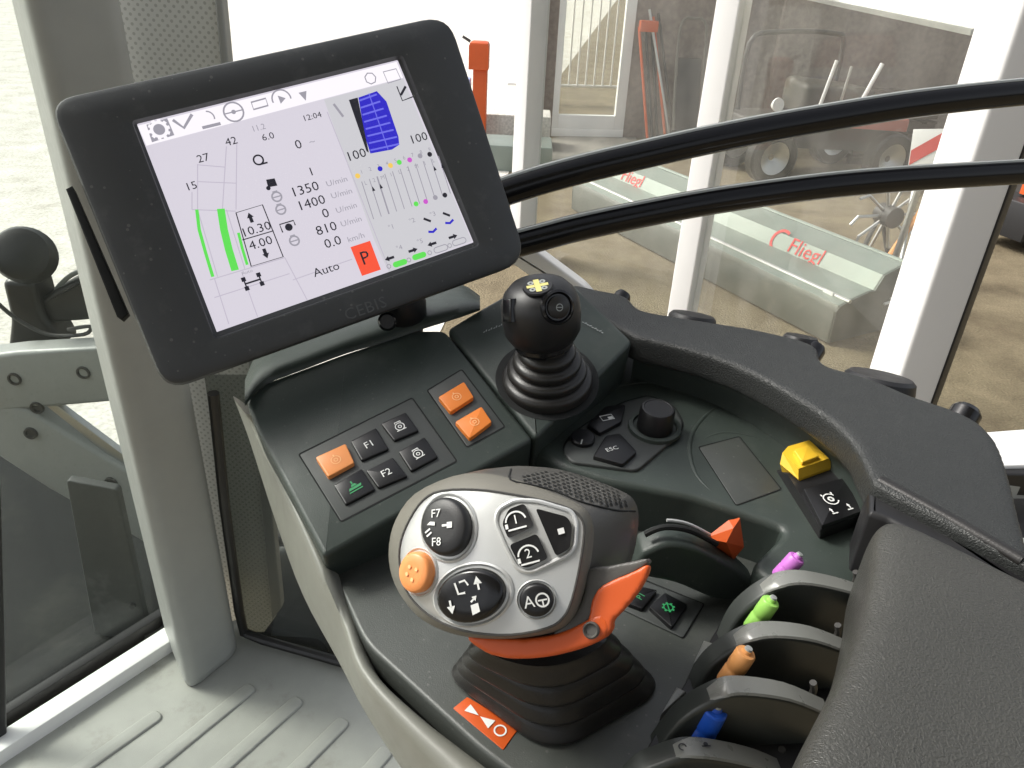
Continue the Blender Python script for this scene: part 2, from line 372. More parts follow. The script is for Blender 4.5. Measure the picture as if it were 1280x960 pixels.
for kind, q in KEYS:
    bt = keycap('button', q, A, NA, 'peach' if kind == 'o' else 'key', panel, h=.0052 if kind == 'o' else .003)
    key_symbol(kind, q, A, NA, bt, .0056 if kind == 'o' else .0034)
RQ = [(535, 488), (577, 462.5), (630, 533), (584, 558)]
panel2 = keycap('button_panel', RQ, A, NA, 'panel', console, h=.0006, b=.0005, r=2); outline('panel_seam', RQ, A, NA, panel2)
for q in ([(547.5, 496), (580, 476.5), (592.5, 496), (563, 515)], [(568.6, 527), (602, 507.5), (615, 527), (587, 548)]):
    bt = keycap('button', q, A, NA, 'orange', panel2, h=.005); key_symbol('o', q, A, NA, bt, .0054)
# print beside the joystick
for x, y, x2, y2 in ((598, 417, 636, 402), (727, 401, 755, 416)):
    o = A((x + x2) / 2, (y + y2) / 2, .0012); u, v, n = frame_of(NA, A(x2, y2) - A(x, y)); k = Ink(o, u, v, n)
    for i in range(9): k.line([(-.011 + i * .0026, -.0009), (-.011 + i * .0026 + .0018, .0007 if i % 2 else -.0006)], .0009)
    k.build('lettering', 'gprint', joy_deck)

# terminal key cluster on the terrace
CL = [(705, 557), (714, 544), (732, 530), (778, 503), (811, 494), (843, 508), (855, 530), (847, 545), (796, 588), (714, 577), (705, 566)]
cl = prism('key_cluster_plate', [C_(x, y, .003) for x, y in rnd([V(p) for p in CL], 8)], NC, .006, 'panel', console, b=.0015); outline('plate_seam', CL, C_, NC, cl, r=8)
q = [(734, 530), (757, 507), (782, 505), (777, 526.5), (750, 541)]; bt = keycap('button', q, C_, NC, 'key', cl, h=.007)
k = Ink(C_(759, 522, .0075), *frame_of(NC, C_(800, 514) - C_(759, 522))); k.line([(-.0055, -.003), (.0055, -.003), (.0055, .0035), (-.0055, .0035)], .001, True).poly([(.0005, -.0024), (.005, -.0024), (.005, .0008), (.0005, .0008)]); k.build('symbol', 'print', bt)
u, v, n = frame_of(NC, V((1, 0, 0))); c = C_(727.5, 553.4)
bt = lathe('button', c, NC, [(0, .0105), (.006, .0105), (.0072, .0095), (.0074, 0)], 'key', cl, 24); Ink(C_(727, 552, .0078), u, v, n).line([(-.0006, -.003), (.0008, .003)], .0012).build('symbol', 'gprint', bt)
q = [(741, 569.6), (757, 544), (775, 541), (796.5, 564), (778.6, 580)]; bt = keycap('button', q, C_, NC, 'key', cl, h=.007)
Ink(C_(765, 561, .0075), *frame_of(NC, C_(800, 552) - C_(760, 563))).text('ESC', (0, 0), .0044, wid=1.15).build('lettering', 'print', bt)
kn = thing('rotary_knob', 'black cylindrical rotary knob beside the escape key', 'knob', C_(818, 537))
lathe('skirt', C_(818, 535, .003), NC, [(0, .023), (.003, .0225), (.0035, .019), (.001, .0185), (.0008, 0)], 'deck', kn, 40)
lathe('knob_cap', C_(818, 535, .003), NC, [(0, .0155), (.019, .0148), (.0215, .0135), (.0218, .012), (.0212, .0115), (.0212, 0)], 'black', kn, 40)
# pocket lid and ridge lines moulded in the terrace
LQ = [(874, 559), (924, 546), (976, 611), (920.5, 631)]
lid = keycap('pocket_lid', LQ, C_, NC, 'deck2', console, h=.0008, b=.0006, r=3); outline('lid_seam', LQ, C_, NC, lid, w=.001)
for nm, pts, r in (('moulded_ridge', [(706, 516), (738, 496), (772, 483), (808, 478), (842, 484), (880, 498)], .0018), ('moulded_ridge', [(912, 500), (885, 517), (866, 540), (862, 566), (872, 596), (896, 620)], .0022),
                   ('moulded_ridge', [(872, 556), (888, 545), (912, 541), (950, 548), (985, 556)], .0014)):
    tube(nm, [C_(p.x, p.y, -.0004) for p in smooth([(*p, 0) for p in pts], 4, closed=False)], lambda t, r=r: r * (.15 + .85 * math.sin(math.pi * min(1, max(0, t)))), 'deck', console, 10, .7)

# padded rim round the back of the console
ZR = -.300
inner = [(795, 424), (850, 437), (900, 452), (950, 474), (1000, 503), (1040, 530), (1068, 560), (1084, 592), (1092, 608)]
outer = [(1292, 716), (1277, 660), (1262, 600), (1246, 556), (1222, 530), (1190, 514), (1140, 497), (1085, 474), (1030, 458), (1022, 438), (1000, 427), (940, 413), (890, 405), (840, 397), (800, 389), (782, 372), (750, 365), (712, 358), (720, 380), (760, 405)]
rim_t = thing('rim_pad', 'black grained leather padded rim curving behind the console', 'padding', CAM + V((.3, .5, -.4)))
rl = [Zp(p.x, p.y, ZR) for p in smooth([(*p, 0) for p in inner], 3, closed=False)] + [Zp(p.x, p.y, ZR) for p in smooth([(*p, 0) for p in outer], 3, closed=False)]
rim = pad(prism('padding', [p + UPZ * .003 for p in rl], UPZ, .027, 'leather2', rim_t, b=.0004, seg=1), .0026, 18)
ol = [Zp(p.x, p.y, ZR - .012) for p in smooth([(*p, 0) for p in outer[:-2]], 3, closed=False)]; cb = V((.05, .3, 0))
def outw(p, d, z): h = V((p.x - cb.x, p.y - cb.y, 0)).normalized(); return p + h * d + UPZ * z
sk = [[outw(p, -.006, 0) for p in ol], [outw(p, .012, -.05) for p in ol], [outw(p, .02, -.14) for p in ol]]; nb = len(ol)
mk('rim_skirt', [v for l in sk for v in l], [(a * nb + i, a * nb + i + 1, (a + 1) * nb + i + 1, (a + 1) * nb + i) for a in range(2) for i in range(nb - 1)], 'black', rim_t, ang=60)
# inner wall of the basin, set back below the overhanging rim
wl = [Zp(p.x, p.y, ZR) for p in smooth([(*p, 0) for p in inner + [(1100, 640)]], 3, closed=False)]
wv = [[outw(p, .012, -.016) for p in wl], [outw(p, .022, -.04) for p in wl], [outw(p, .022, -.075) for p in wl], [outw(p, .010, -.095) for p in wl]]
nb = len(wl); mk('basin_wall', [v for l in wv for v in l], [(a * nb + i, a * nb + i + 1, (a + 1) * nb + i + 1, (a + 1) * nb + i) for a in range(3) for i in range(nb - 1)], 'deck', console, ang=60)
# round clamps with pointer marks on the outer side of the rim
for x, y, r in ((864, 402, .024), (1000, 430, .017), (1100, 480, .030)):
    p = Zp(x, y, ZR - .010) + V((.002, .006, 0)); lathe('clamp_boss', p, V((.1, .25, .95)).normalized(), [(-.05, r * 1.05), (-.006, r), (.002, r * .96), (.005, r * .85), (.006, 0)], 'black', rim_t, 36)
for x, y, r in ((776, 374, .009), (1016, 440, .010), (1205, 520, .012)):
    p = Zp(x, y, ZR - .014); lathe('end_cap', p, V((.5, .5, .6)).normalized(), [(-.02, r), (.004, r), (.008, r * .75), (.009, 0)], 'gloss', rim_t, 24)
for x, y in ((879, 411), (835, 405), (1082, 492)):
    Ink(Zp(x, y, ZR + .0007), V((1, 0, 0)), V((0, 1, 0)), UPZ).line([(-.003, -.002), (0, .003), (.003, -.002)], .0012, True).build('pointer_mark', 'gprint', rim)
# black joint strip between rim and armrest
jl = [Zp(x, y, -.307) for x, y in rnd([V((1086, 606)), V((1110, 606)), V((1300, 718)), V((1300, 748)), V((1110, 648)), V((1086, 640))], 4)]
prism('joint_strip', jl, UPZ, .05, 'black', rim_t, b=.004)
hl = [Zp(p.x, p.y, -.3) for p in [V((1099, 602)), V((1180, 646)), V((1278, 702))]]
tube('hinge_pin', hl, .0045, 'rubber', rim_t, 12)
# armrest
arm = thing('armrest', 'grey grained leather armrest beside the four coloured levers', 'armrest', CAM + V((.3, .3, -.4)))
al = [Zp(p.x, p.y, -.29) for p in rnd([V((1092, 640)), V((1118, 632)), V((1300, 718)), V((1600, 900)), V((1500, 1300)), V((900, 1200)), V((972, 985)), V((1010, 905)), V((1048, 835)), V((1076, 760)), V((1090, 690))], 22)]
pad(prism('pad', al, UPZ, .085, 'leather', arm, b=.0004, seg=1), .0045, 70)

# fins between the spool levers
HF = V((.99, .1, 0)).normalized(); MF = V((HF.y, -HF.x, 0))
FINS = [[(893, 800), (908, 765), (927, 742), (960, 720), (993, 713), (1043, 722), (1079, 734)], [(857, 853), (873, 823), (893, 803), (927, 783), (960, 777), (1010, 783), (1057, 801)],
        [(813, 920), (836, 888), (860, 867), (893, 850), (920, 845), (977, 853), (1027, 874)], [(776, 962), (795, 943), (817, 933), (853, 922), (893, 925), (943, 937), (988, 957)]]
LEV = [('purple', 'small purple capped lever at the far end of the lever row', [(981, 714), (1000, 693)], 23), ('green', 'small light green capped lever between purple and orange levers', [(945, 778), (967, 747)], 24),
       ('tan', 'small orange brown capped lever between green and blue levers', [(913, 845), (936, 811)], 27), ('blue', 'small blue capped lever by the front divider fin', [(875, 922), (897, 882)], 32)]
quad_t = thing('lever_quadrant', 'dark plastic lever quadrant with four arched divider fins', 'lever housing', CAM + V((.17, .33, -.42)))
for i, f in enumerate(FINS):
    a = Zp(*f[0], -.41)
    top = [onp(p.x, p.y, a, MF) for p in smooth([(*p, 0) for p in f], 4, closed=False)]
    end = top[-1]; lp = top + [V((end.x, end.y, CAM.z - .43)), V((a.x, a.y, CAM.z - .43)) - HF * .002]
    fn = prism('fin', [p + MF * .013 for p in lp], MF, .0135, 'fin', quad_t, b=.0030, seg=4, ang=40)
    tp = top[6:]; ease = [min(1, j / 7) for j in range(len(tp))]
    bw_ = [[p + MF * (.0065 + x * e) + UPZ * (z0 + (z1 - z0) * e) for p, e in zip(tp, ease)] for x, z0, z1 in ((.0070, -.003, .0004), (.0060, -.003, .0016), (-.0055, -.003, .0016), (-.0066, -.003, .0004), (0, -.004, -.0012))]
    loft('sheen_strip', list(map(list, zip(*bw_))), 'sheen_tab', fn, ang=40)  # lighter strip: sky sheen put into the fin top's colour
    hk = end - HF * .004 - MF * .004 + UPZ * .004
    tube('end_hook', [hk + UPZ * -.02, hk, hk + UPZ * .006 - HF * .002], .0022, 'headd', fn, 8)
    if i == 3:
        o = onp(866, 923, a, MF) + MF * .0065 + UPZ * .0008
        k = Ink(o + UPZ * .0014, HF, -MF, UPZ); k.arc((-.008, 0), .002, .0008, 0, 270).line([(-.004, -.0014), (-.0015, .0014), (.001, -.001)], .0009).line([(.003, 0), (.008, 0)], .0009).dot((.0055, .0012), .0013); k.build('symbol', 'key', fn)
    nm, lab, (b0, t0), wpx = LEV[i]
    pl = a - MF * .010; p0 = onp(*b0, pl, MF); p1 = onp(*t0, pl, MF); ax = (p1 - p0); L_ = ax.length; ax.normalize()
    r = wpx / 2 / F * (p0 - CAM).length
    lv = thing('spool_lever', lab, 'lever', p0 - ax * .05)
    lathe('stem', p0 - ax * .05, ax, [(0, r * .5), (.05, r * .5)], 'black', lv, 12)
    lathe('cap', p0 - ax * .006, ax, [(0, r * .84), (.001, r * .9), (L_ * .5, r * .88), (L_ * .52, r * .84), (L_ * .60, r * .84), (L_ * .62, r * .88), (L_ + .002, r * .86), (L_ + .003, r * .76), (L_ + .0034, r * .45), (L_ + .0055, r * .38), (L_ + .0056, 0)], nm, lv, 20)
    lathe('tip_dot', p1 - ax * .0005, ax, [(0, r * .35), (.0012, r * .3), (.0014, 0)], 'gprint', lv, 12)
# dark trough behind and below the fins, bright tabs at their left ends
prism('trough', [Zp(x, y, -.404) for x, y in ((905, 770), (990, 735), (1100, 770), (1000, 980), (800, 990), (800, 950))], UPZ, .004, 'black', quad_t, b=.001)
for q in ([(866, 831), (880, 800), (893, 804)], [(826, 893), (846, 858), (858, 864)]):
    prism('tab', [Zp(x, y, -.395) for x, y in q], UPZ, .012, 'sheen_tab', quad_t, b=.001)
# throttle drum with its slot
a = Zp(860, 742, -.405); DR = [(790, 706), (797, 684), (808, 676), (830, 668), (862, 672), (900, 690), (926, 709), (942, 728), (925, 738), (890, 738), (840, 718)]
dr = prism('throttle_drum', [onp(p.x, p.y, a, MF) + MF * .010 for p in smooth([(*p, 0) for p in DR], 4)], MF, .02, 'deck', console, b=.004, ang=45)
sl = [onp(p.x, p.y + 4, a + MF * .002, MF) for p in smooth([(806, 664, 0), (830, 655, 0), (862, 659, 0), (896, 676, 0)], 5, closed=False)]
tube('slot', sl, .0022, 'groove', dr, 8); tube('slot_edge', [p - MF * .006 + UPZ * .001 for p in sl[6:]], .0012, 'silver', dr, 8)
tl = thing('throttle_lever', 'faceted orange throttle lever in the curved slot', 'lever', onp(905, 690, a, MF))
f0 = [onp(x, y, a - MF * .004, MF) for x, y in ((881, 673), (911, 650), (925, 648), (930, 684), (917, 700))]
f1 = [onp(x, y, a - MF * .016, MF) for x, y in ((892, 668), (914, 650), (924, 647), (929, 676), (918, 690))]
apex = [f0[0], f0[4], f0[3], f0[2], f0[1]]
vs = f0 + f1 + [onp(908, 678, a + MF * .006, MF), onp(917, 660, a + MF * .003, MF)]
mk('grip', vs, [(0, 10, 4), (0, 1, 11, 10), (1, 2, 11), (2, 3, 10, 11), (3, 4, 10), (0, 4, 9, 5), (4, 3, 8, 9), (3, 2, 7, 8), (2, 1, 6, 7), (1, 0, 5, 6), (5, 9, 8, 7, 6)], 'red', tl, smooth=False)
tube('stem', [onp(910, 690, a - MF * .01, MF), onp(905, 730, a - MF * .012, MF)], .004, 'black', tl, 8)
# two small keys on the lower deck
Bz = lambda x, y, o=0: Zp(x, y, -.41 + o)
SQ = [(771, 758), (802, 724), (879, 755), (854, 797)]; sp = keycap('button_panel', SQ, Bz, UPZ, 'panel', console, h=.0015, b=.0008, r=3); outline('panel_seam', SQ, Bz, UPZ, sp)
q1 = [(780, 752), (800, 732), (822, 737), (803, 761)]; bt = keycap('button', q1, Bz, UPZ, 'key', sp, h=.005); k = ink_on(q1, Bz, UPZ, .0055); k.text('P1', (0, 0), .005); k.build('lettering', 'greenprint', bt)
q2 = [(811, 758), (831, 740), (860, 755), (840, 784)]; bt = keycap('button', q2, Bz, UPZ, 'key', sp, h=.005); k = ink_on(q2, Bz, UPZ, .0055); k.gear((0, 0), .0045, .0009).line([(-.0022, -.002), (.0022, .002)], .0009); k.build('symbol', 'greenprint', bt)
# warning sticker
q = [(584, 871), (649, 909), (629, 937), (566.5, 885)]; st = keycap('sticker', q, Bz, UPZ, 'red', console, h=.0006, b=.0002, r=1.5); tag(st, 'orange lever direction sticker')
k = ink_on(q, Bz, UPZ, .0011); k.poly([(-.014, .003), (-.014, -.003), (-.005, .0)]).poly([(.005, .0035), (.005, -.0035), (-.004, 0)]); k.arc((.0115, 0), .0035, .001); k.build('symbol', 'print', st)
# yellow guarded switch on its black base
ys = thing('guarded_switch', 'black rocker switch with raised yellow guard on the terrace', 'switch', C_(1030, 610))
bs = [C_(x, y, .012) for x, y in rnd([V((984, 592)), V((1050, 573)), V((1091, 638)), V((1027, 662))], 3)]
bb_ = [C_(x, y, .0) for x, y in rnd([V((970, 588)), V((1056, 566)), V((1097, 648)), V((1024, 674))], 3)]
base = loft('switch_base', [bb_, bs, inset(bs, NC, .0012)], 'black', ys, cap0=False)
for l in (0,):
    rk = keycap('rocker', [(1004, 610), (1058, 596), (1082, 637), (1028, 657)], lambda x, y, o=0: C_(x, y, .012 + o), NC, 'key', ys, h=.0035, b=.001)
k = Ink(C_(1042, 627, .0162), *frame_of(NC, C_(1060, 622) - C_(1030, 630)))
k.arc((0, .003), .0055, .001, 30, 330).gear((0, .003), .0026, .0014, 6); k.line([(-.0045, .0095), (-.0045, .0075)], .0012).line([(.0045, .0095), (.0045, .0075)], .0012).arrow((-.008, -.0095), (-.008, -.0045), .0012, .0025).arrow((.008, -.0095), (.008, -.0045), .0012, .0025).line([(-.0095, -.0105), (-.0045, -.0105)], .001).line([(.0045, -.0105), (.0095, -.0105)], .001); k.build('symbol', 'print', rk)
Yc = lambda x, y, o: C_(x, y, .014 + o)
g0 = [Yc(x, y, 0) for x, y in ((975, 580), (980, 566), (1016, 556), (1042, 583), (998, 599))]
g1 = [Yc(x, y, .007) for x, y in ((978, 566), (985, 558), (1012, 550), (1036, 573), (998, 586))]
guard = loft('guard', [[C_(x, y, .004) for x, y in ((978, 592), (984, 578), (1020, 566), (1046, 594), (1004, 610))], g0, g1, inset(g1, NC, .002)], 'yellow', ys, smooth=False)
prism('guard_grip', [Yc(x, y, .0105) for x, y in rnd([V((992, 562)), V((1010, 556)), V((1024, 570)), V((1003, 578))], 2)], NC, .004, 'yellow', guard, b=.001)
# ================================================================== TERMINAL
MC = CAM + V((-.1629, .6078, -.1742)); MU = V((.8474, .4991, .1812)); MN = V((.3699, -.7997, .4729)).normalized(); MU = (MU - MN * MU.dot(MN)).normalized(); MV = MN.cross(MU)
def MON(x, y, o=0): return onp(x, y, MC + MN * o, MN)
mon = thing('terminal_monitor', 'black touchscreen terminal showing tractor data, mounted above the console', 'monitor', MC - MV * .12)
def rq(q, r, k=6):                        # rounded quad with equal vertex counts
    return [V((p.x, p.y)) for p in rnd([V(p) for p in q], r, k)]
Q0 = [(58, 124), (562, 15), (662, 326), (206, 490)]; QS = [(171, 155), (497, 75), (592, 303), (271, 415)]
QI = [(164, 151), (503, 68), (600, 307), (268, 424)]
lo = [MON(p.x, p.y) for p in rq(Q0, 34)]; li = [MON(p.x, p.y) for p in rq(QI, 6)]; ls = [MON(p.x, p.y, -.0062) for p in rq(QS, 3)]
loops = [[p - MN * .052 for p in inset(lo, MN, .02)], [p - MN * .042 for p in inset(lo, MN, .004)], [p - MN * .026 for p in inset(lo, MN, .0015)], [p - MN * .022 for p in lo], [p - MN * .005 for p in lo], [p - MN * .0018 for p in inset(lo, MN, .0016)], [p - MN * .0002 for p in inset(lo, MN, .005)],
         [p + MN * .0006 for p in inset(li, MN, -.0015)], li, [p - MN * .0045 for p in inset(li, MN, .0010)], ls]
hs = loft('housing', loops, 'housing', mon, cap1=False, ang=28)
M['screen'] = emit('lit screen', (.545, .515, .58), .95); M['screen2'] = emit('lit screen grey', (.50, .495, .525), .92); M['screenw'] = emit('lit screen bar', (.74, .71, .75), 1.0)
M['sblack'] = emit('screen black', (.012, .012, .02), 1); M['sgrey'] = emit('screen grey', (.26, .25, .29), 1); M['sline'] = emit('screen pale line', (.40, .37, .44), 1); M['sgreen'] = emit('screen green', (.10, .62, .08), .9); M['sred'] = emit('screen red', (.75, .075, .035), .95)
M['sblue'] = emit('screen blue', (.02, .015, .42), 1); M['sblue2'] = emit('screen pale blue', (.12, .12, .62), 1); M['smag'] = emit('screen magenta', (.5, .08, .5), .9); M['syel'] = emit('screen yellow', (.75, .5, .1), .9)
scr = mk('screen', [MON(x, y, -.0060) for x, y in QS], [(0, 1, 2, 3)], 'screen', mon, smooth=False); tag(scr, 'lit display page of graphs, numbers and symbols')
IO = MC - MN * .0053
def S(x, y): p = MON(x, y, -.0053) - IO; return (p.dot(MU), p.dot(MV))
def ink(o=0): return Ink(IO + MN * o, MU, MV, MN)
PX = .00066                                # metres per photo pixel on the terminal
k = ink(-.0004).poly([S(*p) for p in ((405, 124), (504, 98), (590, 301), (486, 340), (468, 300))]); k.build('right_column', 'screen2', scr)
ink(-.0004).poly([S(*p) for p in ((172, 157), (496, 77), (504, 97), (183, 182))]).build('tool_bar', 'screenw', scr)
k = ink()                                  # pale grid and dividers
for a, b in (((409, 140), (487, 338)), ((247, 205), (247, 262)), ((283, 183), (278, 262)), ((296, 180), (295, 262)), ((240, 240), (240, 262)), ((247, 206), (282, 209)), ((247, 227), (295, 229)), ((240, 262), (295, 264)), ((247, 262), (272, 346)), ((283, 262), (306, 336)), ((262, 350), (356, 322)), ((268, 372), (362, 342)),
             ((302, 340), (322, 396)), ((268, 348), (286, 405)), ((356, 322), (384, 375)), ((366, 350), (440, 324))):
    k.line([S(*a), S(*b)], PX * 1.1)
k.build('grid_lines', 'sline', scr)
for pts, w_ in ((((246, 262), (249, 287), (257, 316), (266, 346)), 3.6), (((276, 261), (280, 287), (286, 312), (294, 338)), 8.5), (((298, 291), (303, 311), (309, 331)), 3.2)):
    ink(.0002).line([S(*p) for p in pts], PX * w_).build('green_bar', 'sgreen', scr)
def one(name, mat, fn, off=.0002):
    k = ink(off); fn(k); return k.build(name, mat, scr)
for t, x, y, h in (('27', 254, 198, 9), ('42', 289, 177, 9), ('15', 239, 233, 9), ('10.30', 320, 287, 10.5), ('4.00', 326, 304, 10.5), ('0', 373, 181, 11), ('1', 389, 215, 10), ('1350', 381, 237, 11.5), ('1400', 389, 254, 11.5), ('0', 407, 267, 11.5), ('810', 408, 286, 11.5), ('0.0', 416, 303, 11.5), ('Auto', 408, 337, 10.5), ('100', 445, 194, 11.5), ('100', 523, 173, 11), ('6.0', 335, 171, 8), ('12:04', 390, 146, 7)):
    one('reading', 'sblack', lambda k: k.text(t, S(x, y), h * PX, wid=1.12))
one('value_box', 'sblack', lambda k: k.line([S(*p) for p in ((295, 266), (328, 256), (354, 321), (314, 333))], PX * 1.4, True))
one('value_box_divider', 'sblack', lambda k: k.line([S(303, 300), S(342, 288.5)], PX * 1.2))
for (x, y), s in (((313, 272), 1), ((332, 317), -1)):
    c = S(x, y); one('arrow', 'sblack', lambda k: k.poly([(c[0] - 2 * PX, c[1] - s * 6 * PX), (c[0] + 2 * PX, c[1] - s * 6 * PX), (c[0] + 2 * PX, c[1]), (c[0] + 4 * PX, c[1]), (c[0], c[1] + s * 6 * PX), (c[0] - 4 * PX, c[1]), (c[0] - 2 * PX, c[1])]))
for t, x, y, h in (('U/min', 421, 227, 7), ('U/min', 427, 242, 7), ('U/min', 433, 260, 7), ('U/min', 439, 277, 7), ('km/h', 445, 297, 7), ('Auto', 309, 340, 4), ('~', 390, 177, 8), ('°1', 489, 284, 6), ('°2', 515, 276, 6), ('°3', 541, 268, 6), ('°4', 499, 310, 6), ('°5', 525, 302, 6)):
    one('unit', 'sgrey', lambda k: k.text(t, S(x, y), h * PX, wid=1.15))
c = S(323, 200); one('symbol', 'sblack', lambda k: k.arc(c, 5.5 * PX, 2 * PX).line([(c[0], c[1] - 5.4 * PX), (c[0] + 9 * PX, c[1] - 5.4 * PX)], 2 * PX))
for x, y in ((346, 246), (351, 262), (368, 301)):
    c = S(x, y); one('symbol', 'sgrey', lambda k: k.arc(c, 5.5 * PX, 2 * PX).line([(c[0] - 3 * PX, c[1] + 6 * PX), (c[0] + 3 * PX, c[1] + 6 * PX)], 2.4 * PX).line([(c[0] - 5 * PX, c[1]), (c[0] + 5 * PX, c[1])], 1.5 * PX))
c = S(338, 230); one('symbol', 'sblack', lambda k: k.poly([(c[0] - 4 * PX, c[1] - 3 * PX), (c[0] + 7 * PX, c[1] - 4 * PX), (c[0] + 7 * PX, c[1] + 5 * PX), (c[0] - 3 * PX, c[1] + 6 * PX)]).dot((c[0] - 4 * PX, c[1] - 4 * PX), 2.6 * PX))
c = S(361, 284); one('symbol', 'sblack', lambda k: k.dot(c, 4.5 * PX)); one('symbol', 'sblack', lambda k: k.line([(c[0] - 9 * PX, c[1] - 4 * PX), (c[0] - 9 * PX, c[1] + 6 * PX), (c[0] + 8 * PX, c[1] + 6 * PX), (c[0] + 8 * PX, c[1])], 1.5 * PX))
c = S(316, 352); q = PX; k = ink(.0003)
for dx in (-9, 9): k.line([(c[0] + dx * q, c[1] - 8 * q), (c[0] + dx * q, c[1] - 3 * q)], 5 * q).line([(c[0] + dx * q, c[1] + 3 * q), (c[0] + dx * q, c[1] + 8 * q)], 5 * q).line([(c[0] + dx * q, c[1] - 6 * q), (c[0] + dx * q, c[1] + 6 * q)], 1.6 * q)
k.line([(c[0] - 9 * q, c[1]), (c[0] + 9 * q, c[1])], 2 * q); k.build('vehicle_symbol', 'sblack', scr)
for i in range(9):
    x0 = 455 + 10.6 * i; y0 = 233 - 3.5 * i
    one('unit', 'sgrey', lambda k: k.text(str(i + 1), S(x0 - 3, y0 - 18), 5 * PX)); one('unit', 'sgrey', lambda k: k.text(('L', '2', 'M', '1')[i % 4], S(x0 + 2, y0 - 4), 5 * PX))
one('unit', 'sgrey', lambda k: k.text('11.2', S(323, 160), 7 * PX))
# parking field, tyre graphic, sliders, pills
ink(.0002).poly([S(*p) for p in ((438, 309), (462.5, 301), (476, 337), (452.5, 345))]).build('parking_field', 'sred', scr)
ink(.0004).text('P', S(456.5, 323), 17 * PX).build('parking_letter', 'sblack', scr)
ty = [(448, 122), (471, 114), (483, 127), (498, 171), (499, 181), (490, 187), (463, 192), (456, 170)]
ink(.0002).poly([S(*p) for p in ty]).build('tyre_graphic', 'sblue', scr)
k = ink(.0003)
for i in range(8):
    t = i / 7; a = S(449 + 14 * t, 126 + 62 * t); b = S(471 + 28 * min(1, t * 1.05), 118 + 62 * t); k.line([a, b], PX * 2.1)
k.line([S(461, 117), S(485, 187)], PX * 1.3); k.build('tyre_bands', 'sblue2', scr)
ink(.00025).poly([S(*p) for p in ((436, 125), (447, 122), (461, 191), (458, 189))]).build('tyre_edge', 'sblack', scr)  # dark left edge of the tyre graphic
for i in range(11):
    x0 = 452 + 9.6 * i; y0 = 227 - 3.2 * i; one('slider_line', 'sgrey', lambda k: k.line([S(x0, y0), S(x0 + 15, y0 + 47)], PX * (1.1 if i != 2 else 2)))
    if i in (1, 2, 9, 10): c = S(x0 + 5, y0 + 13); one('slider_mark', 'sblack', lambda k: k.poly([(c[0] - 2 * PX, c[1] - 2 * PX), (c[0] + 2 * PX, c[1] - 2 * PX), (c[0], c[1] + 4 * PX)]), .0003)
for col, pts in (('syel', ((447, 220), (488, 207))), ('sblue', ((475, 211),)), ('sgreen', ((499, 203), (520, 255))), ('smag', ((512, 200), (532, 252))), ('sgrey', ((525, 195), (544, 247))), ('sblack', ((537, 193), (556, 244)))):
    for x, y in pts: one('slider_dot', col, lambda k: k.dot(S(x, y), 3.2 * PX), .0003)
for x, y, s in ((487, 323, -1), (516, 313, 1), (540, 305, -1), (566, 296, 1)):
    c = S(x, y); one('arrow', 'sblack', lambda k: k.poly([(c[0] - 6 * s * PX, c[1] - 1.6 * PX), (c[0] + s * PX, c[1] - 1.6 * PX), (c[0] + s * PX, c[1] - 3.5 * PX), (c[0] + 6.5 * s * PX, c[1]), (c[0] + s * PX, c[1] + 3.5 * PX), (c[0] + s * PX, c[1] + 1.6 * PX), (c[0] - 6 * s * PX, c[1] + 1.6 * PX)]), .0003)
for x, y in ((534, 275), (558, 268)): c = S(x, y); one('symbol', 'sblack', lambda k: k.line([(c[0] - 4 * PX, c[1] + 3 * PX), (c[0] + 4 * PX, c[1] - 3 * PX)], 3 * PX))
for x, y in ((541, 289), (562, 278)): c = S(x, y); one('symbol', 'sblue', lambda k: k.line([(c[0] - 6 * PX, c[1] + PX), (c[0], c[1] - PX), (c[0] + 6 * PX, c[1] + 2 * PX)], 3 * PX))
def pill(k, x, y, fill):
    c = S(x, y); pts = [(c[0] + sx * 6 * PX + 3.6 * PX * math.cos(a), c[1] + 3.6 * PX * math.sin(a)) for sx, a0 in ((1, -90), (-1, 90)) for a in [math.radians(a0 + 180 * i / 6) for i in range(7)]]
    k.poly(pts) if fill else k.line(pts, PX * 1.1, True)
for x, y in ((500, 329), (524, 320)): one('pill', 'sgreen', lambda k: pill(k, x, y, 1))
for x, y in ((551, 311), (574, 302)): one('pill', 'sgrey', lambda k: pill(k, x, y, 0))
for x, y in ((486, 333), (511, 325), (537, 316), (562, 307)): one('symbol', 'sgrey', lambda k: k.arc(S(x, y), 2.5 * PX, PX))
# tool bar symbols
k = ink(.0002); k.poly([S(*p) for p in ((184, 172), (211, 163), (217, 172), (190, 180))]) if False else k.poly([S(*p) for p in ((183, 156), (209, 148), (218, 169), (190, 178))]); k.build('active_tab', 'sgrey', scr)
k = ink(.0004); k.gear(S(199, 162), 11 * PX, 3.4 * PX, 10).build('tab_gear', 'screenw', scr)
c = S(292, 140); one('steering_symbol', 'sgrey', lambda k: k.arc(c, 11 * PX, 2 * PX).line([(c[0] - 11 * PX, c[1]), (c[0] + 11 * PX, c[1])], 1.5 * PX).dot(c, 2.6 * PX))
one('tool_symbol', 'sgrey', lambda k: k.line([S(216, 150), S(230, 160), S(240, 143)], 3.4 * PX))
c = S(259, 148); one('tool_symbol', 'sgrey', lambda k: k.arc(c, 8 * PX, 1.6 * PX, -20, 80, 8)); one('tool_symbol', 'sgrey', lambda k: k.line([(c[0] - 9 * PX, c[1] - 9 * PX), (c[0] + 12 * PX, c[1] - 9 * PX)], 3.5 * PX))
c = S(352, 124); one('tool_symbol', 'sgrey', lambda k: k.arc(c, 11 * PX, 1.8 * PX, -10, 190, 14)); one('tool_symbol', 'sgrey', lambda k: k.poly([(c[0] - 3 * PX, c[1] - 5 * PX), (c[0] - 3 * PX, c[1] + 5 * PX), (c[0] + 5 * PX, c[1])]))
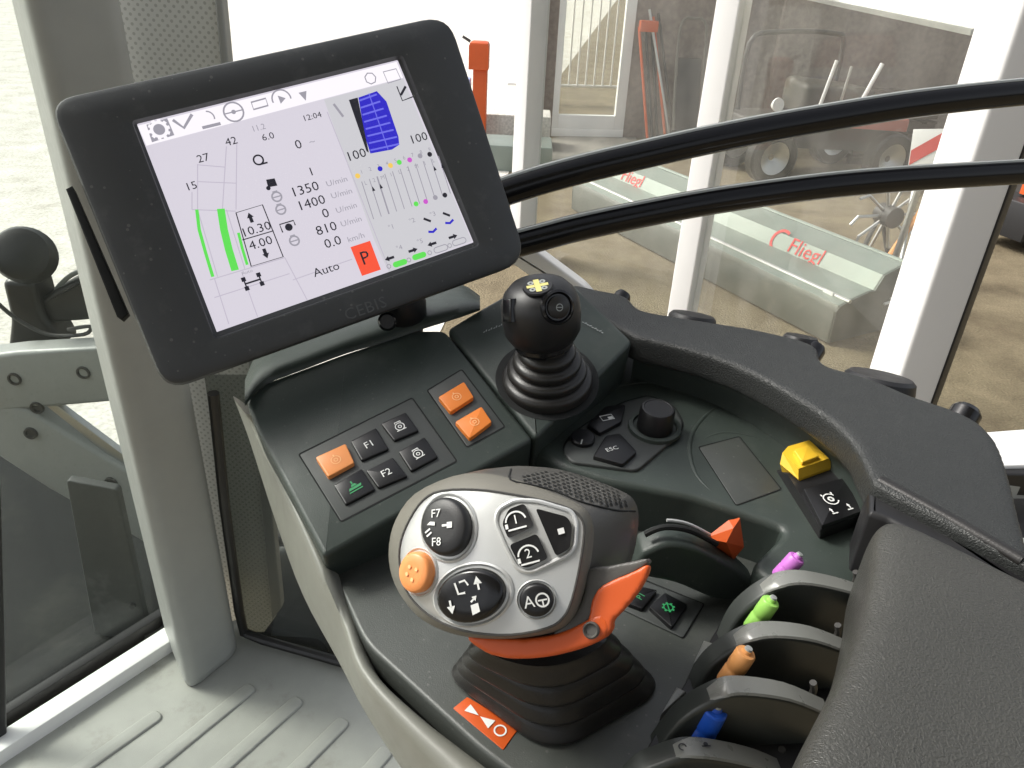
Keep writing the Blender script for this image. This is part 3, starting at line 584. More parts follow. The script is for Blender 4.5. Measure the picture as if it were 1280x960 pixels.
c = S(380, 120); one('tool_symbol', 'sgrey', lambda k: k.poly([(c[0] - 5 * PX, c[1] + 5 * PX), (c[0] + 5 * PX, c[1] + 5 * PX), (c[0], c[1] - 6 * PX)]))
one('tool_symbol', 'sgrey', lambda k: k.line([S(314, 128), S(332, 123), S(335, 132), S(317, 137)], 2 * PX, True))
c = S(463, 98); one('tool_symbol', 'sgrey', lambda k: k.arc(c, 7 * PX, 1.5 * PX, 0, 360, 7)); one('tool_symbol', 'sgrey', lambda k: k.line([S(479, 90), S(495, 86), S(501, 99), S(485, 104)], 1.4 * PX, True)); one('tool_symbol', 'sblack', lambda k: k.line([S(496, 108), S(503, 126), S(516, 121)], 1.5 * PX)); one('tool_symbol', 'sblack', lambda k: k.line([S(507, 108), S(501, 119)], 3 * PX))
one('tool_symbol', 'sgrey', lambda k: k.line([S(417, 130), S(429, 146)], 3 * PX))
# moulded name on the lower bezel, side slot, mount
o = MON(457, 386, .0004); Ink(o, MU, MV, MN).text('CEBIS', (0, 0), .0095, sp=1.08, wid=1.05).build('moulded_name', pbr('moulded lettering', (.075, .08, .082), .4), mon)
sl = [MON(x, y, -.012) for x, y in ((82, 236), (90, 232), (160, 392), (152, 400), (146, 396))]
prism('side_slot', [p - MN * .0 for p in sl], MN, .02, 'groove', mon, b=.001)
p0 = MON(500, 372, -.045); p1 = A(500, 430, -.02)
tube('mount_arm', smooth([MON(430, 300, -.06), p0, (p0 + p1) / 2 + V((0, .01, 0)), p1], 4, closed=False), .02, 'black', mon, 16)
hd = [MON(x, y, -.02) for x, y in ((438, 408), (495, 392), (498, 404), (442, 420))]
lathe('clamp_screw', MON(484, 402, -.02), (ray(484, 402) * -1), [(-.01, .008), (.0, .008), (.003, .006), (.003, 0)], 'gloss', mon, 20)

# ================================================================== DRIVE LEVER (multifunction handle)
zz = lambda x, y: V((470 + x / 3.5556, 570 + y / 3.5556))
HP = far(610, 690, .42); HN = V((-.31, -.71, .63)).normalized(); HR = .15; HC = HP - HN * HR
def SPH(x, y, o=0):                        # domed face of the handle
    r = ray(x, y); oc = CAM - HC; b = r.dot(oc); R_ = HR + o; d = b * b - (oc.length_squared - R_ * R_)
    if d <= 0: return onp(x, y, HP - HN * .02 + HN * o, HN)
    return CAM + r * (-b - math.sqrt(d))
def SN(x, y): return (SPH(x, y) - HC).normalized()
dl = thing('drive_lever', 'multifunction drive lever with silver button face and orange collar on a rubber boot', 'lever', Zp(690, 860, -.41))
PLATE = [(290, 155), (450, 150), (600, 170), (750, 200), (860, 235), (910, 275), (925, 340), (905, 490), (870, 640), (830, 720), (760, 765), (600, 795), (430, 785), (300, 745), (200, 680), (130, 590), (105, 480), (110, 380), (150, 280), (210, 195)]
HEAD = [(330, 86), (480, 74), (640, 110), (790, 165), (900, 215), (945, 262), (962, 340), (945, 490), (905, 650), (860, 740), (775, 788), (600, 815), (430, 812), (290, 780), (175, 715), (90, 605), (50, 500), (46, 390), (75, 280), (160, 165)]
pp = [zz(*p) for p in PLATE]; hh = [zz(*p) for p in HEAD]
P_ = smooth([(p.x, p.y, 0) for p in pp], 3); H_ = smooth([(p.x, p.y, 0) for p in hh], 3)
back_d = (rt * .043 + fw * .058 + up * .001)
s_pl = [SPH(p.x, p.y, -.0005) for p in P_]; s_hd = [SPH(p.x, p.y, -.006) for p in H_]; ctr = sum(s_hd, V()) / len(s_hd)
def back_sec(t, sc_): return [ctr + (p - ctr) * sc_ + back_d * t + up * max(0, -(p - ctr).dot(up)) * min(.16, t * .3) for p in s_hd]   # underside rises to the back
sec = [s_pl, [a.lerp(b, .45) + HN * .0006 for a, b in zip(s_pl, s_hd)], [a.lerp(b, .85) - HN * .001 for a, b in zip(s_pl, s_hd)], [p - HN * .004 for p in s_hd], back_sec(.30, 1.0), back_sec(.6, .985), back_sec(.85, .93), back_sec(1.05, .8), back_sec(1.15, .55)]
head = loft('shell', sec[:4], 'head', dl, cap0=False, cap1=False, ang=60)
headb = loft('speaker_shell', sec[3:], 'headr', dl, cap0=False, ang=60)
# plate: fan with dome
def dome(name, pts2, mat, parent, o, lift=0, rings=5, ang=60, **kw):
    cx = sum((p.x for p in pts2)) / len(pts2); cy = sum((p.y for p in pts2)) / len(pts2); vs = []; n = len(pts2); fs = []
    for r in range(rings):
        s = 1 - r / rings
        for p in pts2: vs.append(SPH(cx + (p.x - cx) * s, cy + (p.y - cy) * s, o + lift * (1 - s * s)))
    vs.append(SPH(cx, cy, o + lift))
    for r in range(rings - 1):
        for i in range(n): fs.append((r * n + i, r * n + (i + 1) % n, (r + 1) * n + (i + 1) % n, (r + 1) * n + i))
    for i in range(n): fs.append(((rings - 1) * n + i, (rings - 1) * n + (i + 1) % n, rings * n))
    b = len(vs); vs += [SPH(p.x, p.y, o - .005) for p in pts2]
    for i in range(n): fs.append((i, (i + 1) % n, b + (i + 1) % n, b + i))
    return mk(name, vs, fs, mat, parent, ang=ang, **kw)
plate = dome('face_plate', P_, 'silver', dl, .0008)
pe = [SPH(p.x, p.y, .0009) for p in P_]; tube('plate_rim', pe + pe[:1], .0007, 'headd', plate, 6)
def hround(name, cx, cy, rx, ry, h, mat, par, rot=0, ringmat=None):
    pts = []
    for i in range(32):
        a = 2 * math.pi * i / 32; ex, ey = rx * math.cos(a), ry * math.sin(a); c_, s_ = math.cos(rot), math.sin(rot)
        pts.append((cx + ex * c_ - ey * s_, cy + ex * s_ + ey * c_))
    z_ = [zz(*p) for p in pts]; c2 = zz(cx, cy); n = SN(c2.x, c2.y)
    base = [SPH(p.x, p.y, .0006) for p in z_]; c = sum(base, V()) / 32
    sc = lambda f, o: [c + (p - c) * f + n * o for p in base]
    o = loft(name, [sc(1.0, -.002), sc(1.0, h * .55), sc(.95, h * .85), sc(.86, h), sc(.5, h * 1.04), sc(.02, h * 1.05)], mat, par, cap0=False, ang=45)
    if ringmat: loft('button_recess', [sc(1.22, .0002), sc(1.16, .0010), sc(1.10, .0004), sc(1.0, -.001)], ringmat, par, cap0=False, cap1=False, ang=60)
    return o, c + n * (h * 1.05 + .0006), n
def hink(c, n, x, y, x2, y2): return Ink(c, *frame_of(n, SPH(*zz(x2, y2)) - SPH(*zz(x, y))))
b1, c, n = hround('rotary_button', 325, 318, 105, 130, .0065, 'black', dl, 0, 'silver')
k = hink(c, n, 300, 330, 400, 320); k.text('F7', (-.004, .0068), .0046).text('F8', (-.0035, -.0085), .0046); k.poly([(.0, -.0006), (.003, -.0006), (.003, -.0016), (.0062, -.0016), (.0062, .0016), (.003, .0016), (.003, .0006), (0, .0006)]); k.line([(-.0105, -.003), (-.0075, -.001)], .001).line([(-.0095, -.005), (-.0065, -.003)], .001).poly([(-.0095, .0012), (-.0045, .0004), (-.0045, .0024), (-.0075, .0028)]); k.build('symbol', 'print', b1)
b2, c, n = hround('button', 195, 515, 68, 92, .006, 'peach', dl, 0, 'silver'); k = hink(c, n, 150, 525, 250, 510); [k.dot((.0036 * math.cos(a), .0036 * math.sin(a)), .0011, 10) for a in (.4, 1.9, 3.2, 4.6)]; k.build('symbol', 'amber', b2)
b3, c, n = hround('rocker_button', 432, 616, 150, 118, .006, 'gloss', dl, -.25, 'silver')
k = hink(c, n, 330, 660, 520, 590); k.arrow((.0075, .0015), (.0085, .0085), .0012, .004).arrow((-.0105, .0015), (-.0115, -.0055), .0012, .004); k.line([(-.0045, .009), (-.0045, .003), (-.0005, .0025)], .0012).line([(-.002, .0085), (.0015, .0085), (.0025, .0055)], .001); k.poly([(-.0008, -.0095), (.004, -.009), (.0045, -.0045), (.0, -.0045)]).arrow((.0008, -.003), (.005, -.0008), .001, .0025); k.build('symbol', 'print', b3)
b4, c, n = hround('button', 715, 637, 76, 74, .004, 'key', dl, 0, 'silver'); k = hink(c, n, 680, 650, 780, 630); k.text('A', (-.0036, 0), .0062); k.arc((.0034, 0), .0033, .0009).line([(.001, .0), (.0058, .0)], .0008).line([(.0034, 0), (.0034, -.003)], .0008); k.build('symbol', 'print', b4)
# key group with silver surround
GR = [(545, 235), (620, 195), (720, 200), (870, 245), (892, 290), (885, 400), (855, 440), (790, 470), (690, 518), (630, 505), (575, 400), (530, 290)]
g2 = rnd([zz(*p) for p in GR], 9, 4); gv = [SPH(p.x, p.y, .0009) for p in g2]; tube('key_surround', gv + gv[:1], .0013, 'silver', dl, 8)
for nm, q in (('1', [(590, 235), (660, 210), (703, 312), (588, 368), (560, 300)]), ('2', [(592, 395), (715, 345), (765, 455), (672, 498), (640, 490)]), ('s', [(708, 232), (850, 270), (872, 310), (862, 412), (800, 446)])):
    r_ = rnd([zz(*p) for p in q], 5, 4); bt = dome('button', r_, 'key', dl, .0032, -.0006, rings=3, ang=40)
    cx = sum(p.x for p in r_) / len(r_); cy = sum(p.y for p in r_) / len(r_); c = SPH(cx, cy, .0034); k = Ink(c, *frame_of(SN(cx, cy), SPH(cx + 30, cy - 8) - SPH(cx, cy)))
    if nm == 's': k.poly([(-.0012, -.0016), (.0022, -.0016), (.0022, .0014), (-.0012, .0014)])
    else: k.text(nm, (0, .0002), .005).arc((0, -.001), .0055, .0009, 10, 170, 12).line([(-.005, -.0045), (.005, -.0045)], .0009).line([(-.0054, -.001), (-.0054, -.0035)], .0016)
    k.build('symbol', 'print', bt)
# perforated cap on the upper back of the handle
hit = bvh(head, headb)
GRL = [(600, 105), (660, 70), (780, 58), (900, 68), (1000, 92), (1085, 155), (1150, 245), (1050, 240), (900, 200), (760, 150)]
gp = [zz(*p) for p in GRL]; vs = []
g_ok = []
for p in rnd(gp, 4, 3):
    l, n = hit(p.x, p.y); g_ok.append((l, n))
g_pts = [l + n * .0012 for l, n in g_ok if l is not None]
holes_v, holes_f = [], []
def inside(p, poly):
    c = False; j = len(poly) - 1
    for i in range(len(poly)):
        if (poly[i].y > p[1]) != (poly[j].y > p[1]) and p[0] < (poly[j].x - poly[i].x) * (p[1] - poly[i].y) / (poly[j].y - poly[i].y) + poly[i].x: c = not c
        j = i
    return c
cx = sum(p.x for p in gp) / len(gp); cy = sum(p.y for p in gp) / len(gp); gs = [V((cx + (p.x - cx) * .93, cy + (p.y - cy) * .88)) for p in gp]
for i in range(-2, 40):
    for j in range(-30, 40):
        x = 640 + i * 6.2 + j * 1.2; y = 585 + j * 4.6 + i * 1.1 + (i % 2) * 2.3
        if inside((x, y), gs):
            l, n = hit(x, y)
            if l is None: continue
            u, v, n = frame_of(n, rt); b = len(holes_v); holes_v += disc_loop(l + n * .0005, u, v, .00125, 8); holes_f.append(tuple(range(b, b + 8)))
if holes_v: tag(mk('grille_hole', holes_v, holes_f, 'groove', dl, smooth=False), kind='stuff')
lines = [hit(*zz(*p)) for p in ((600, 60), (598, 108), (700, 132), (800, 160), (900, 202), (1000, 228), (1080, 244), (1150, 246))]
lines = [l + n * .0002 for l, n in lines if l is not None]
if len(lines) > 2: tube('cap_seam', smooth(lines, 3, closed=False), .0006, 'groove', dl, 6)
# orange wing and collar under the head
OP = HP + back_d * .45 - HN * .006
OP = OP + HN * .017
def HB(x, y, o=0): return onp(*zz(x, y), OP + HN * o, HN)
def hpoly(name, pts, o, th, mat, vox, it): return pad(prism(name, [HB(p.x, p.y, o) for p in smooth([(*p, 0) for p in pts], 3)], HN, th, mat, dl, b=.0003, seg=1), vox, it)
hpoly('under_shell', ((780, 790), (880, 700), (925, 600), (935, 505), (1050, 485), (1150, 465), (1207, 455), (1208, 480), (1150, 520), (1070, 560), (1000, 620), (965, 700), (920, 760), (850, 790)), .001, .014, 'headr', .0011, 10)
hpoly('orange_wing', ((905, 775), (945, 720), (955, 650), (990, 588), (1050, 552), (1130, 520), (1212, 482), (1200, 540), (1150, 622), (1090, 692), (1050, 735), (1040, 785), (960, 800)), .0025, .010, 'red', .0011, 8)
neck = [(400, 800), (600, 812), (760, 800), (890, 755), (990, 700), (1030, 735), (1035, 775), (1000, 818), (900, 862), (740, 898), (580, 902), (470, 868)]
nk = hpoly('orange_collar', neck, .003, .02, 'red', .0014, 12)
l = HB(955, 775, .0048); lathe('collar_screw', l, HN, [(-.004, .0044), (.0, .0044), (.001, .0036), (-.0006, .0026), (-.0006, 0)], 'headr', dl, 20)
core = [HB(p.x, p.y, -.008) for p in smooth([(*p, 0) for p in ((420, 780), (600, 780), (800, 740), (960, 680), (1000, 760), (900, 850), (600, 880), (470, 850))], 3)]
prism('neck', core, HN, .02, 'headd', dl, b=.004)
# bellows boot
top = [Zp(x, y, -.352) for x, y in ((572, 806), (685, 845), (782, 794), (690, 750))]; bot = [Zp(x, y, -.409) for x, y in ((551, 838), (690, 944), (834, 858), (702, 772))]
rings = []
seq = [(0, .80), (0, .97)]
for i in range(4):
    f0, f1 = i * .25, i * .25 + .25
    seq += [(f0 + .03, .965), (f0 + .10, 1.01), (f1 - .065, 1.05), (f1 - .035, 1.055), (f1 - .012, 1.04), (f1 - .004, .96), (f1, .89 if i < 3 else 1.0), (f1 + .012, .90 if i < 3 else 1.0)]
for f, s in seq:
    q = [a.lerp(b, f) for a, b in zip(top, bot)]; c = sum(q, V()) / 4; q = [c + (p - c) * s for p in q]
    rings.append(rnd(q, .026, 8))
loft('boot', rings, 'rubber', dl, ang=75)

# ================================================================== JOYSTICK
JB = A(684, 474); JK = Yp(676, 389, JB.y - .004); ax = (JK - JB).normalized(); HJ = (JK - JB).length
js = thing('joystick', 'black ball topped joystick with yellow cross emblem on a ribbed boot', 'joystick', JB)
jx = NA.lerp(ax, .5).normalized()
prof = [(-.004, .0385), (-.001, .0385)]
for i in range(4):
    h0 = i * .0095; r0 = .0385 - i * .0048; prof += [(h0 + .001, r0), (h0 + .004, r0 - .0004), (h0 + .0062, r0 - .003), (h0 + .0070, r0 - .0062), (h0 + .0090, r0 - .0058)]
lathe('boot', JB, jx, prof + [(.0385, .018), (.0385, 0)], 'rubber', js, 48, ang=50)
lathe('recess_shade', JB, NA, [(.0003, .0440), (.0005, .0430), (.0003, .0360)], 'groove', js, 48, cap0=False, cap1=False)  # flat dark ring: shade of the boot's recess put into the colour
lathe('shaft', JB, ax, [(.02, .0150), (HJ - .03, .0150)], 'black', js, 28)
jh = lathe('head', JB, ax, [(HJ - .036, .016), (HJ - .0345, .0215), (HJ - .029, .0225), (HJ - .0265, .0235), (HJ - .023, .0275), (HJ - .016, .0312), (HJ - .004, .0322), (HJ + .008, .0316), (HJ + .016, .0286), (HJ + .0225, .0228), (HJ + .0262, .0145), (HJ + .0275, .005), (HJ + .0276, 0)], 'black', js, 48, ang=60)
lathe('collar', JB, ax, [(HJ - .032, .0232), (HJ - .029, .0246), (HJ - .026, .0240)], 'gloss', js, 40, cap0=False, cap1=False)
hit = bvh(jh)
l, n = hit(672, 359); u, v, n = frame_of(n, rt + up * .25)
em = loft('emblem', [disc_loop(l + n * .0000, u, v, .0118, 28), disc_loop(l + n * .0013, u, v, .0112, 28)], 'key', js)
k = Ink(l + n * .0017, u, v, n); k.poly([(-.0022, -.0085), (.0022, -.0085), (.0022, .0085), (-.0022, .0085)]).poly([(-.0085, -.0018), (-.0023, -.0018), (-.0023, .0018), (-.0085, .0018)]).poly([(.0023, -.0018), (.0085, -.0018), (.0085, .0018), (.0023, .0018)]); k.build('cross', pbr('pale yellow print', (.62, .56, .2), .5), em)
k = Ink(l + n * .0017, u, v, n); [k.arc((sx * .0046, sy * .0046), .0018, .0016, 0, 360, 8) for sx in (-1, 1) for sy in (-1, 1)]; k.build('symbol', 'gprint', em)
l, n = hit(697, 384); u, v, n = frame_of(n, rt)
lathe('button_ring', l, n, [(-.004, .0135), (.0012, .0135), (.0024, .0118), (.0006, .0102), (.0006, 0)], 'gloss', js, 32, hint=rt)
jb = lathe('button', l, n, [(-.002, .0088), (.0022, .0088), (.0032, .0072), (.0034, 0)], 'rubber', js, 28, hint=rt)
Ink(l + n * .0037, u, v, n).arc((0, 0), .0026, .0007).line([(-.0026, 0), (.0026, 0)], .0007).build('symbol', 'gprint', jb)
l, n = hit(636, 388)
if l: prism('thumb_switch', [l + n * .0025 + p for p in [frame_of(n, rt)[0] * a + frame_of(n, rt)[1] * b for a, b in ((-.006, -.009), (.006, -.009), (.006, .009), (-.006, .009))]], n, .008, 'gloss', js, b=.002)
# ================================================================== CAB FLOOR, PILLAR, LEFT WINDOWS
ZF = -1.15
def sheet_mat(name, c1, c2, scale, rough=.9, bump=.4, c3=None, bs=60):
    m, t, p = new_mat(name); N = t.nodes.new; L = t.links.new
    tc = N('ShaderNodeTexCoord'); a = N('ShaderNodeTexNoise'); a.inputs['Scale'].default_value = scale; a.inputs['Detail'].default_value = 10; a.inputs['Roughness'].default_value = .65
    L(tc.outputs['Object'], a.inputs['Vector']); r = N('ShaderNodeValToRGB'); r.color_ramp.elements[0].position = .32; r.color_ramp.elements[1].position = .68
    r.color_ramp.elements[0].color = (*c1, 1); r.color_ramp.elements[1].color = (*c2, 1); L(a.outputs['Fac'], r.inputs[0])
    g = N('ShaderNodeTexNoise'); g.inputs['Scale'].default_value = bs; g.inputs['Detail'].default_value = 5; L(tc.outputs['Object'], g.inputs['Vector'])
    mr = N('ShaderNodeMapRange'); mr.inputs[1].default_value = .3; mr.inputs[2].default_value = .7; mr.inputs[3].default_value = .78; mr.inputs[4].default_value = 1.2; L(g.outputs['Fac'], mr.inputs[0])
    mm = N('ShaderNodeMix'); mm.data_type = 'RGBA'; mm.blend_type = 'MULTIPLY'; mm.inputs['Factor'].default_value = 1; L(r.outputs[0], mm.inputs['A']); L(mr.outputs[0], mm.inputs['B']); L(mm.outputs['Result'], p.inputs['Base Color'])
    p.inputs['Roughness'].default_value = rough; b = N('ShaderNodeBump'); b.inputs['Strength'].default_value = bump; b.inputs['Distance'].default_value = .02; L(g.outputs['Fac'], b.inputs['Height']); L(b.outputs[0], p.inputs['Normal'])
    return m
M['yard'] = sheet_mat('tan grit yard', (.12, .093, .053), (.235, .193, .118), 1.7, bs=55, bump=.7)
M['apron'] = sheet_mat('pale concrete', (.52, .49, .43), (.74, .72, .66), 2.6, bs=30, bump=.2)
M['wallm'] = sheet_mat('pinkish render', (.19, .155, .135), (.235, .195, .172), .8, bs=12, bump=.15)
M['dustdark'] = pbr('dusty dark fender', (.008, .009, .009), .6, var=.2, vscale=4, dust=.12, dustcol=(.25, .25, .2), dscale=2.2, spec=.12)
yard = sheet('yard_ground', [V((-60, -30, 0)), V((70, -30, 0)), V((70, 90, 0)), V((-60, 90, 0))], 'yard'); tag(yard, kind='structure')
ap = sheet('concrete_pavement', [V((-60, .5, .006)), V((-1.1, .5, .006)), V((-.45, 7.0, .006)), V((.1, 15, .006)), V((6, 60, .006)), V((-60, 60, .006))], 'apron'); tag(ap, kind='structure')

fl = prism('cab_floor', [Zp(x, y, ZF) for x, y in ((6, 926), (214, 792), (300, 772), (312, 796), (432, 832), (620, 900), (900, 1100), (500, 1500), (-200, 1100), (-100, 985))], UPZ, .04, 'floor', b=.006); tag(fl, kind='structure')
for (x0, y0), (x1, y1) in (((200, 890), (60, 988)), ((316, 856), (150, 990)), ((375, 872), (230, 1000)), ((432, 898), (330, 1000)), ((486, 934), (420, 1010))):
    a = Zp(x0, y0, ZF + .004); b = Zp(x1, y1, ZF + .004); d = (b - a).normalized(); s = d.cross(UPZ) * .013
    prism('rib', rnd([a - s, a + s, b + s, b - s], .012, 4), UPZ, .006, 'floor', fl, b=.003)
# raised white edge of the floor along the side glass
e0, e1 = Zp(6, 926, ZF), Zp(214, 792, ZF); d = (e1 - e0).normalized(); s = d.cross(UPZ)
box('edge_lip', (e0 + e1) / 2 + UPZ * .012 - s * -.02 , ((e1 - e0).length + .1, .04, .03), 'white', fl, axes=(d, -s, UPZ), b=.008)
# pillar
pil = thing('cab_pillar', 'pale grey rounded cab pillar standing on the ribbed floor mat', 'pillar', Zp(255, 850, ZF))
pa, pb, pc = Zp(205, 790, ZF), Zp(236, 868, ZF), Zp(301, 815, ZF)
pd = pa + (pc - pb) + (pa - pb) * .25
lp = rnd([pa, pb, pc, pd], .03, 8)
nrm = UPZ
H0 = 1.75
loops = []
cen = sum(lp, V()) / len(lp)
for z, s in ((-.002, .9), (.004, .985), (.02, 1.0), (H0, 1.0)): loops.append([cen + (p - cen) * s + UPZ * z for p in lp])
col_ = loft('column', loops, 'pillar', pil, ang=50)
hit = bvh(col_)
for x, y in ((291, 735), (247, 520)):
    l, n = hit(x, y)
    if l: lathe('screw_cap', l, n, [(-.002, .006), (.0015, .0055), (.002, 0)], 'headd', pil, 14)
# perforated blind strip and black frame right of the pillar
bl = thing('window_blind', 'perforated grey green roller blind strip behind the pillar', 'blind', Yp(290, 690, 1.18))
def perforated():
    m, t, p = new_mat('perforated blind cloth'); N = t.nodes.new; L = t.links.new
    tc = N('ShaderNodeTexCoord'); mp = N('ShaderNodeMapping'); mp.inputs['Rotation'].default_value = (0, math.radians(45), 0); mp.inputs['Scale'].default_value = (115, 115, 115); L(tc.outputs['Object'], mp.inputs['Vector'])
    sx = N('ShaderNodeSeparateXYZ'); L(mp.outputs[0], sx.inputs[0]); acc = []
    for ax_ in ('X', 'Z'):
        f = N('ShaderNodeMath'); f.operation = 'FRACT'; L(sx.outputs[ax_], f.inputs[0]); s_ = N('ShaderNodeMath'); s_.operation = 'SUBTRACT'; s_.inputs[1].default_value = .5; L(f.outputs[0], s_.inputs[0])
        q_ = N('ShaderNodeMath'); q_.operation = 'POWER'; q_.inputs[1].default_value = 2; ab = N('ShaderNodeMath'); ab.operation = 'ABSOLUTE'; L(s_.outputs[0], ab.inputs[0]); L(ab.outputs[0], q_.inputs[0]); acc.append(q_)
    ad = N('ShaderNodeMath'); L(acc[0].outputs[0], ad.inputs[0]); L(acc[1].outputs[0], ad.inputs[1]); lt = N('ShaderNodeMath'); lt.operation = 'LESS_THAN'; lt.inputs[1].default_value = .06; L(ad.outputs[0], lt.inputs[0])
    mx = N('ShaderNodeMix'); mx.data_type = 'RGBA'; mx.inputs['A'].default_value = (.74, .75, .70, 1); mx.inputs['B'].default_value = (.52, .53, .48, 1); L(lt.outputs[0], mx.inputs['Factor']); L(mx.outputs['Result'], p.inputs['Base Color']); p.inputs['Roughness'].default_value = .7
    return m
M['perf'] = perforated()
YB = 1.16
def q3(name, pts, yy, mat, par, th=.012, b=.002, r=0): 
    L_ = [Yp(x, y, yy) for x, y in pts]
    if r: L_ = rnd(L_, r, 4)
    return prism(name, L_, V((0, -1, 0)), th, mat, par, b=b)
q3('cloth', [(140, -60), (268, -60), (345, 770), (330, 790), (262, 790)], YB, 'perf', bl, .004, .0005)
q3('guide_rail', [(262, -60), (272, -60), (352, 760), (340, 775)], YB - .01, 'pillar', bl, .02, .003)
gf = thing('front_window', 'dark lower front window with black rubber frame right of the pillar', 'window', Yp(330, 790, 1.1))
fa_ = Zp(300, 800, ZF); fb_ = Zp(440, 836, ZF); d = (fb_ - fa_).normalized(); pn = d.cross(UPZ)
def onw(x, y, o=0): return onp(x, y, fa_ + pn * o, pn)
M['tint'] = glass('tinted lower glass', (.62, .64, .62), .06, (.5, .5, .48))
prism('pane', [onw(x, y, -.02) for x, y in ((255, 470), (420, 470), (440, 834), (300, 800))], pn, .005, 'tint', gf, b=.001)
tube('rubber_seal', [onw(x, y, 0) + UPZ * .012 for x, y in ((268, 500), (282, 640), (300, 770), (306, 796), (330, 806), (380, 820), (450, 840))], .009, 'rubber', gf, 10)
# storage box seen through the front window
sbx = thing('storage_box', 'dusty dark grey box with black vent outside the lower front window', 'box', far(345, 770, 2.1))
bq = [(322, 715), (345, 688), (420, 690), (450, 870), (300, 830)]
yb = 1.45
prism('body', rnd([Yp(x, y, yb) for x, y in bq], .02, 3), V((0, -1, 0)), .3, pbr('dusty dark box', (.06, .068, .068), .5, var=.2, dust=.3, dscale=12), sbx, b=.02)
prism('vent', [Yp(x, y, yb - .004) for x, y in ((324, 742), (346, 736), (338, 800), (312, 802))], V((0, -1, 0)), .01, 'black', sbx, b=.002)
prism('latch', rnd([Yp(x, y, yb + .02) for x, y in ((338, 686), (346, 672), (360, 680), (356, 692))], .01, 3), V((0, -1, 0)), .05, 'black', sbx, b=.005)
# side window: pane and black lower seal
lw = thing('side_window', 'dusty side window with black rubber lower seal left of the pillar', 'window', Zp(110, 860, ZF))
wa, wb = Zp(6, 922, ZF), Zp(214, 786, ZF); d = (wb - wa).normalized(); pn2 = d.cross(UPZ)
if pn2.dot(wa - CAM) > 0: pn2 = -pn2
def onl(x, y, o=0): return onp(x, y, wa + pn2 * o, pn2)
M['sideglass'] = glass('dusty side glass', (.86, .89, .87), .012, (.6, .6, .57), spots=.05)
g0 = wa - d * .8 - pn2 * .02; g1 = wb + d * .02 - pn2 * .02
prism('pane', [g0 + UPZ * .03, g1 + UPZ * .03, g1 + UPZ * 1.7, g0 + UPZ * 1.7], pn2, .005, 'sideglass', lw, b=.001)
box('rubber_seal', (g0 + g1) / 2 + UPZ * .01, ((g1 - g0).length, .02, .05), 'rubber', lw, axes=(d, pn2, UPZ), b=.006)
tube('corner_seal', [onl(x, y, -.01) for x, y in ((180, 800), (200, 790), (212, 775), (205, 700), (190, 600))], .012, 'rubber', lw, 10)
prism('edge_frame', [onl(x, y, .02) for x, y in ((-12, 600), (2, 600), (10, 930), (10, 1000), (-12, 1000))], pn2, .02, 'black', lw, b=.004)

# ================================================================== OUTSIDE, LEFT
br = thing('steel_bracket', 'pale grey bolted steel bracket outside the side window', 'bracket', far(60, 640, 2.0))
YL = 1.62
q3('top_beam', [(-80, 452), (20, 440), (165, 432), (175, 500), (60, 510), (-80, 520)], YL, 'pillar', br, .06, .012)
q3('brace', [(-20, 500), (34, 512), (160, 590), (215, 620), (215, 700), (160, 668), (60, 612), (-20, 560)], YL + .002, 'pillar', br, .05, .012)
q3('inner_strut', [(58, 508), (70, 506), (180, 588), (175, 600)], YL + .02, 'steel', br, .02, .002)
for x, y in ((18, 474), (104, 466), (38, 542), (138, 604), (46, 510)):
    lathe('bolt_hole', Yp(x, y, YL - .002), V((0, -1, 0)), [(-.004, .017), (.003, .016), (.003, .012), (-.003, .011), (-.003, 0)], 'headd', br, 18)
wl_ = thing('work_lamp', 'black ribbed work lamp with looped cable above the steel bracket', 'lamp', Yp(30, 440, 1.75))
YW = 1.72
lathe('lamp_head', Yp(28, 318, YW), V((.2, -.6, .3)).normalized(), [(-.09, .035), (-.07, .06), (-.062, .056), (-.055, .064), (-.047, .058), (-.04, .067), (-.032, .060), (-.022, .068), (-.012, .062), (.0, .066), (.012, .06), (.02, .045), (.024, .0)], 'rubber', wl_, 28)
q3('lamp_stand', [(0, 350), (40, 352), (52, 395), (70, 420), (78, 436), (8, 438), (12, 400)], YW, 'rubber', wl_, .08, .015, .02)
q3('lamp_arm', [(48, 376), (80, 356), (118, 340), (132, 398), (100, 402), (60, 404)], YW + .02, 'rubber', wl_, .06, .012, .015)
tube('cable', smooth([Yp(x, y, YW - .03) for x, y in ((-6, 376), (20, 398), (60, 418), (105, 418), (112, 408), (85, 412))], 4, closed=False), .005, 'headd', wl_, 8)
tube('cable', smooth([Yp(x, y, YW + .05) for x, y in ((70, 362), (86, 346), (104, 338), (118, 342))], 4, closed=False), .006, 'pillar', wl_, 8)
fe = prism('fender', [Zp(x, y, -1.62) for x, y in ((-260, 600), (-20, 545), (120, 560), (300, 640), (420, 820), (420, 1000), (-300, 1000))], UPZ, .08, 'dustdark', b=.03); tag(fe, 'dusty dark mudguard below the side window', 'mudguard')
stp = thing('step_plate', 'grey step plate hanging below the steel bracket', 'plate', Yp(150, 800, 1.42))
q3('plate', [(82, 600), (146, 612), (190, 812), (118, 792)], 1.42, pbr('grey dusty steel', (.06, .063, .06), .55, var=.15, dust=.2, dscale=8), stp, .02, .004, .01)
lathe('bolt', Yp(166, 757, 1.416), V((0, -1, 0)), [(-.002, .009), (.004, .008), (.004, 0)], 'black', stp, 14)

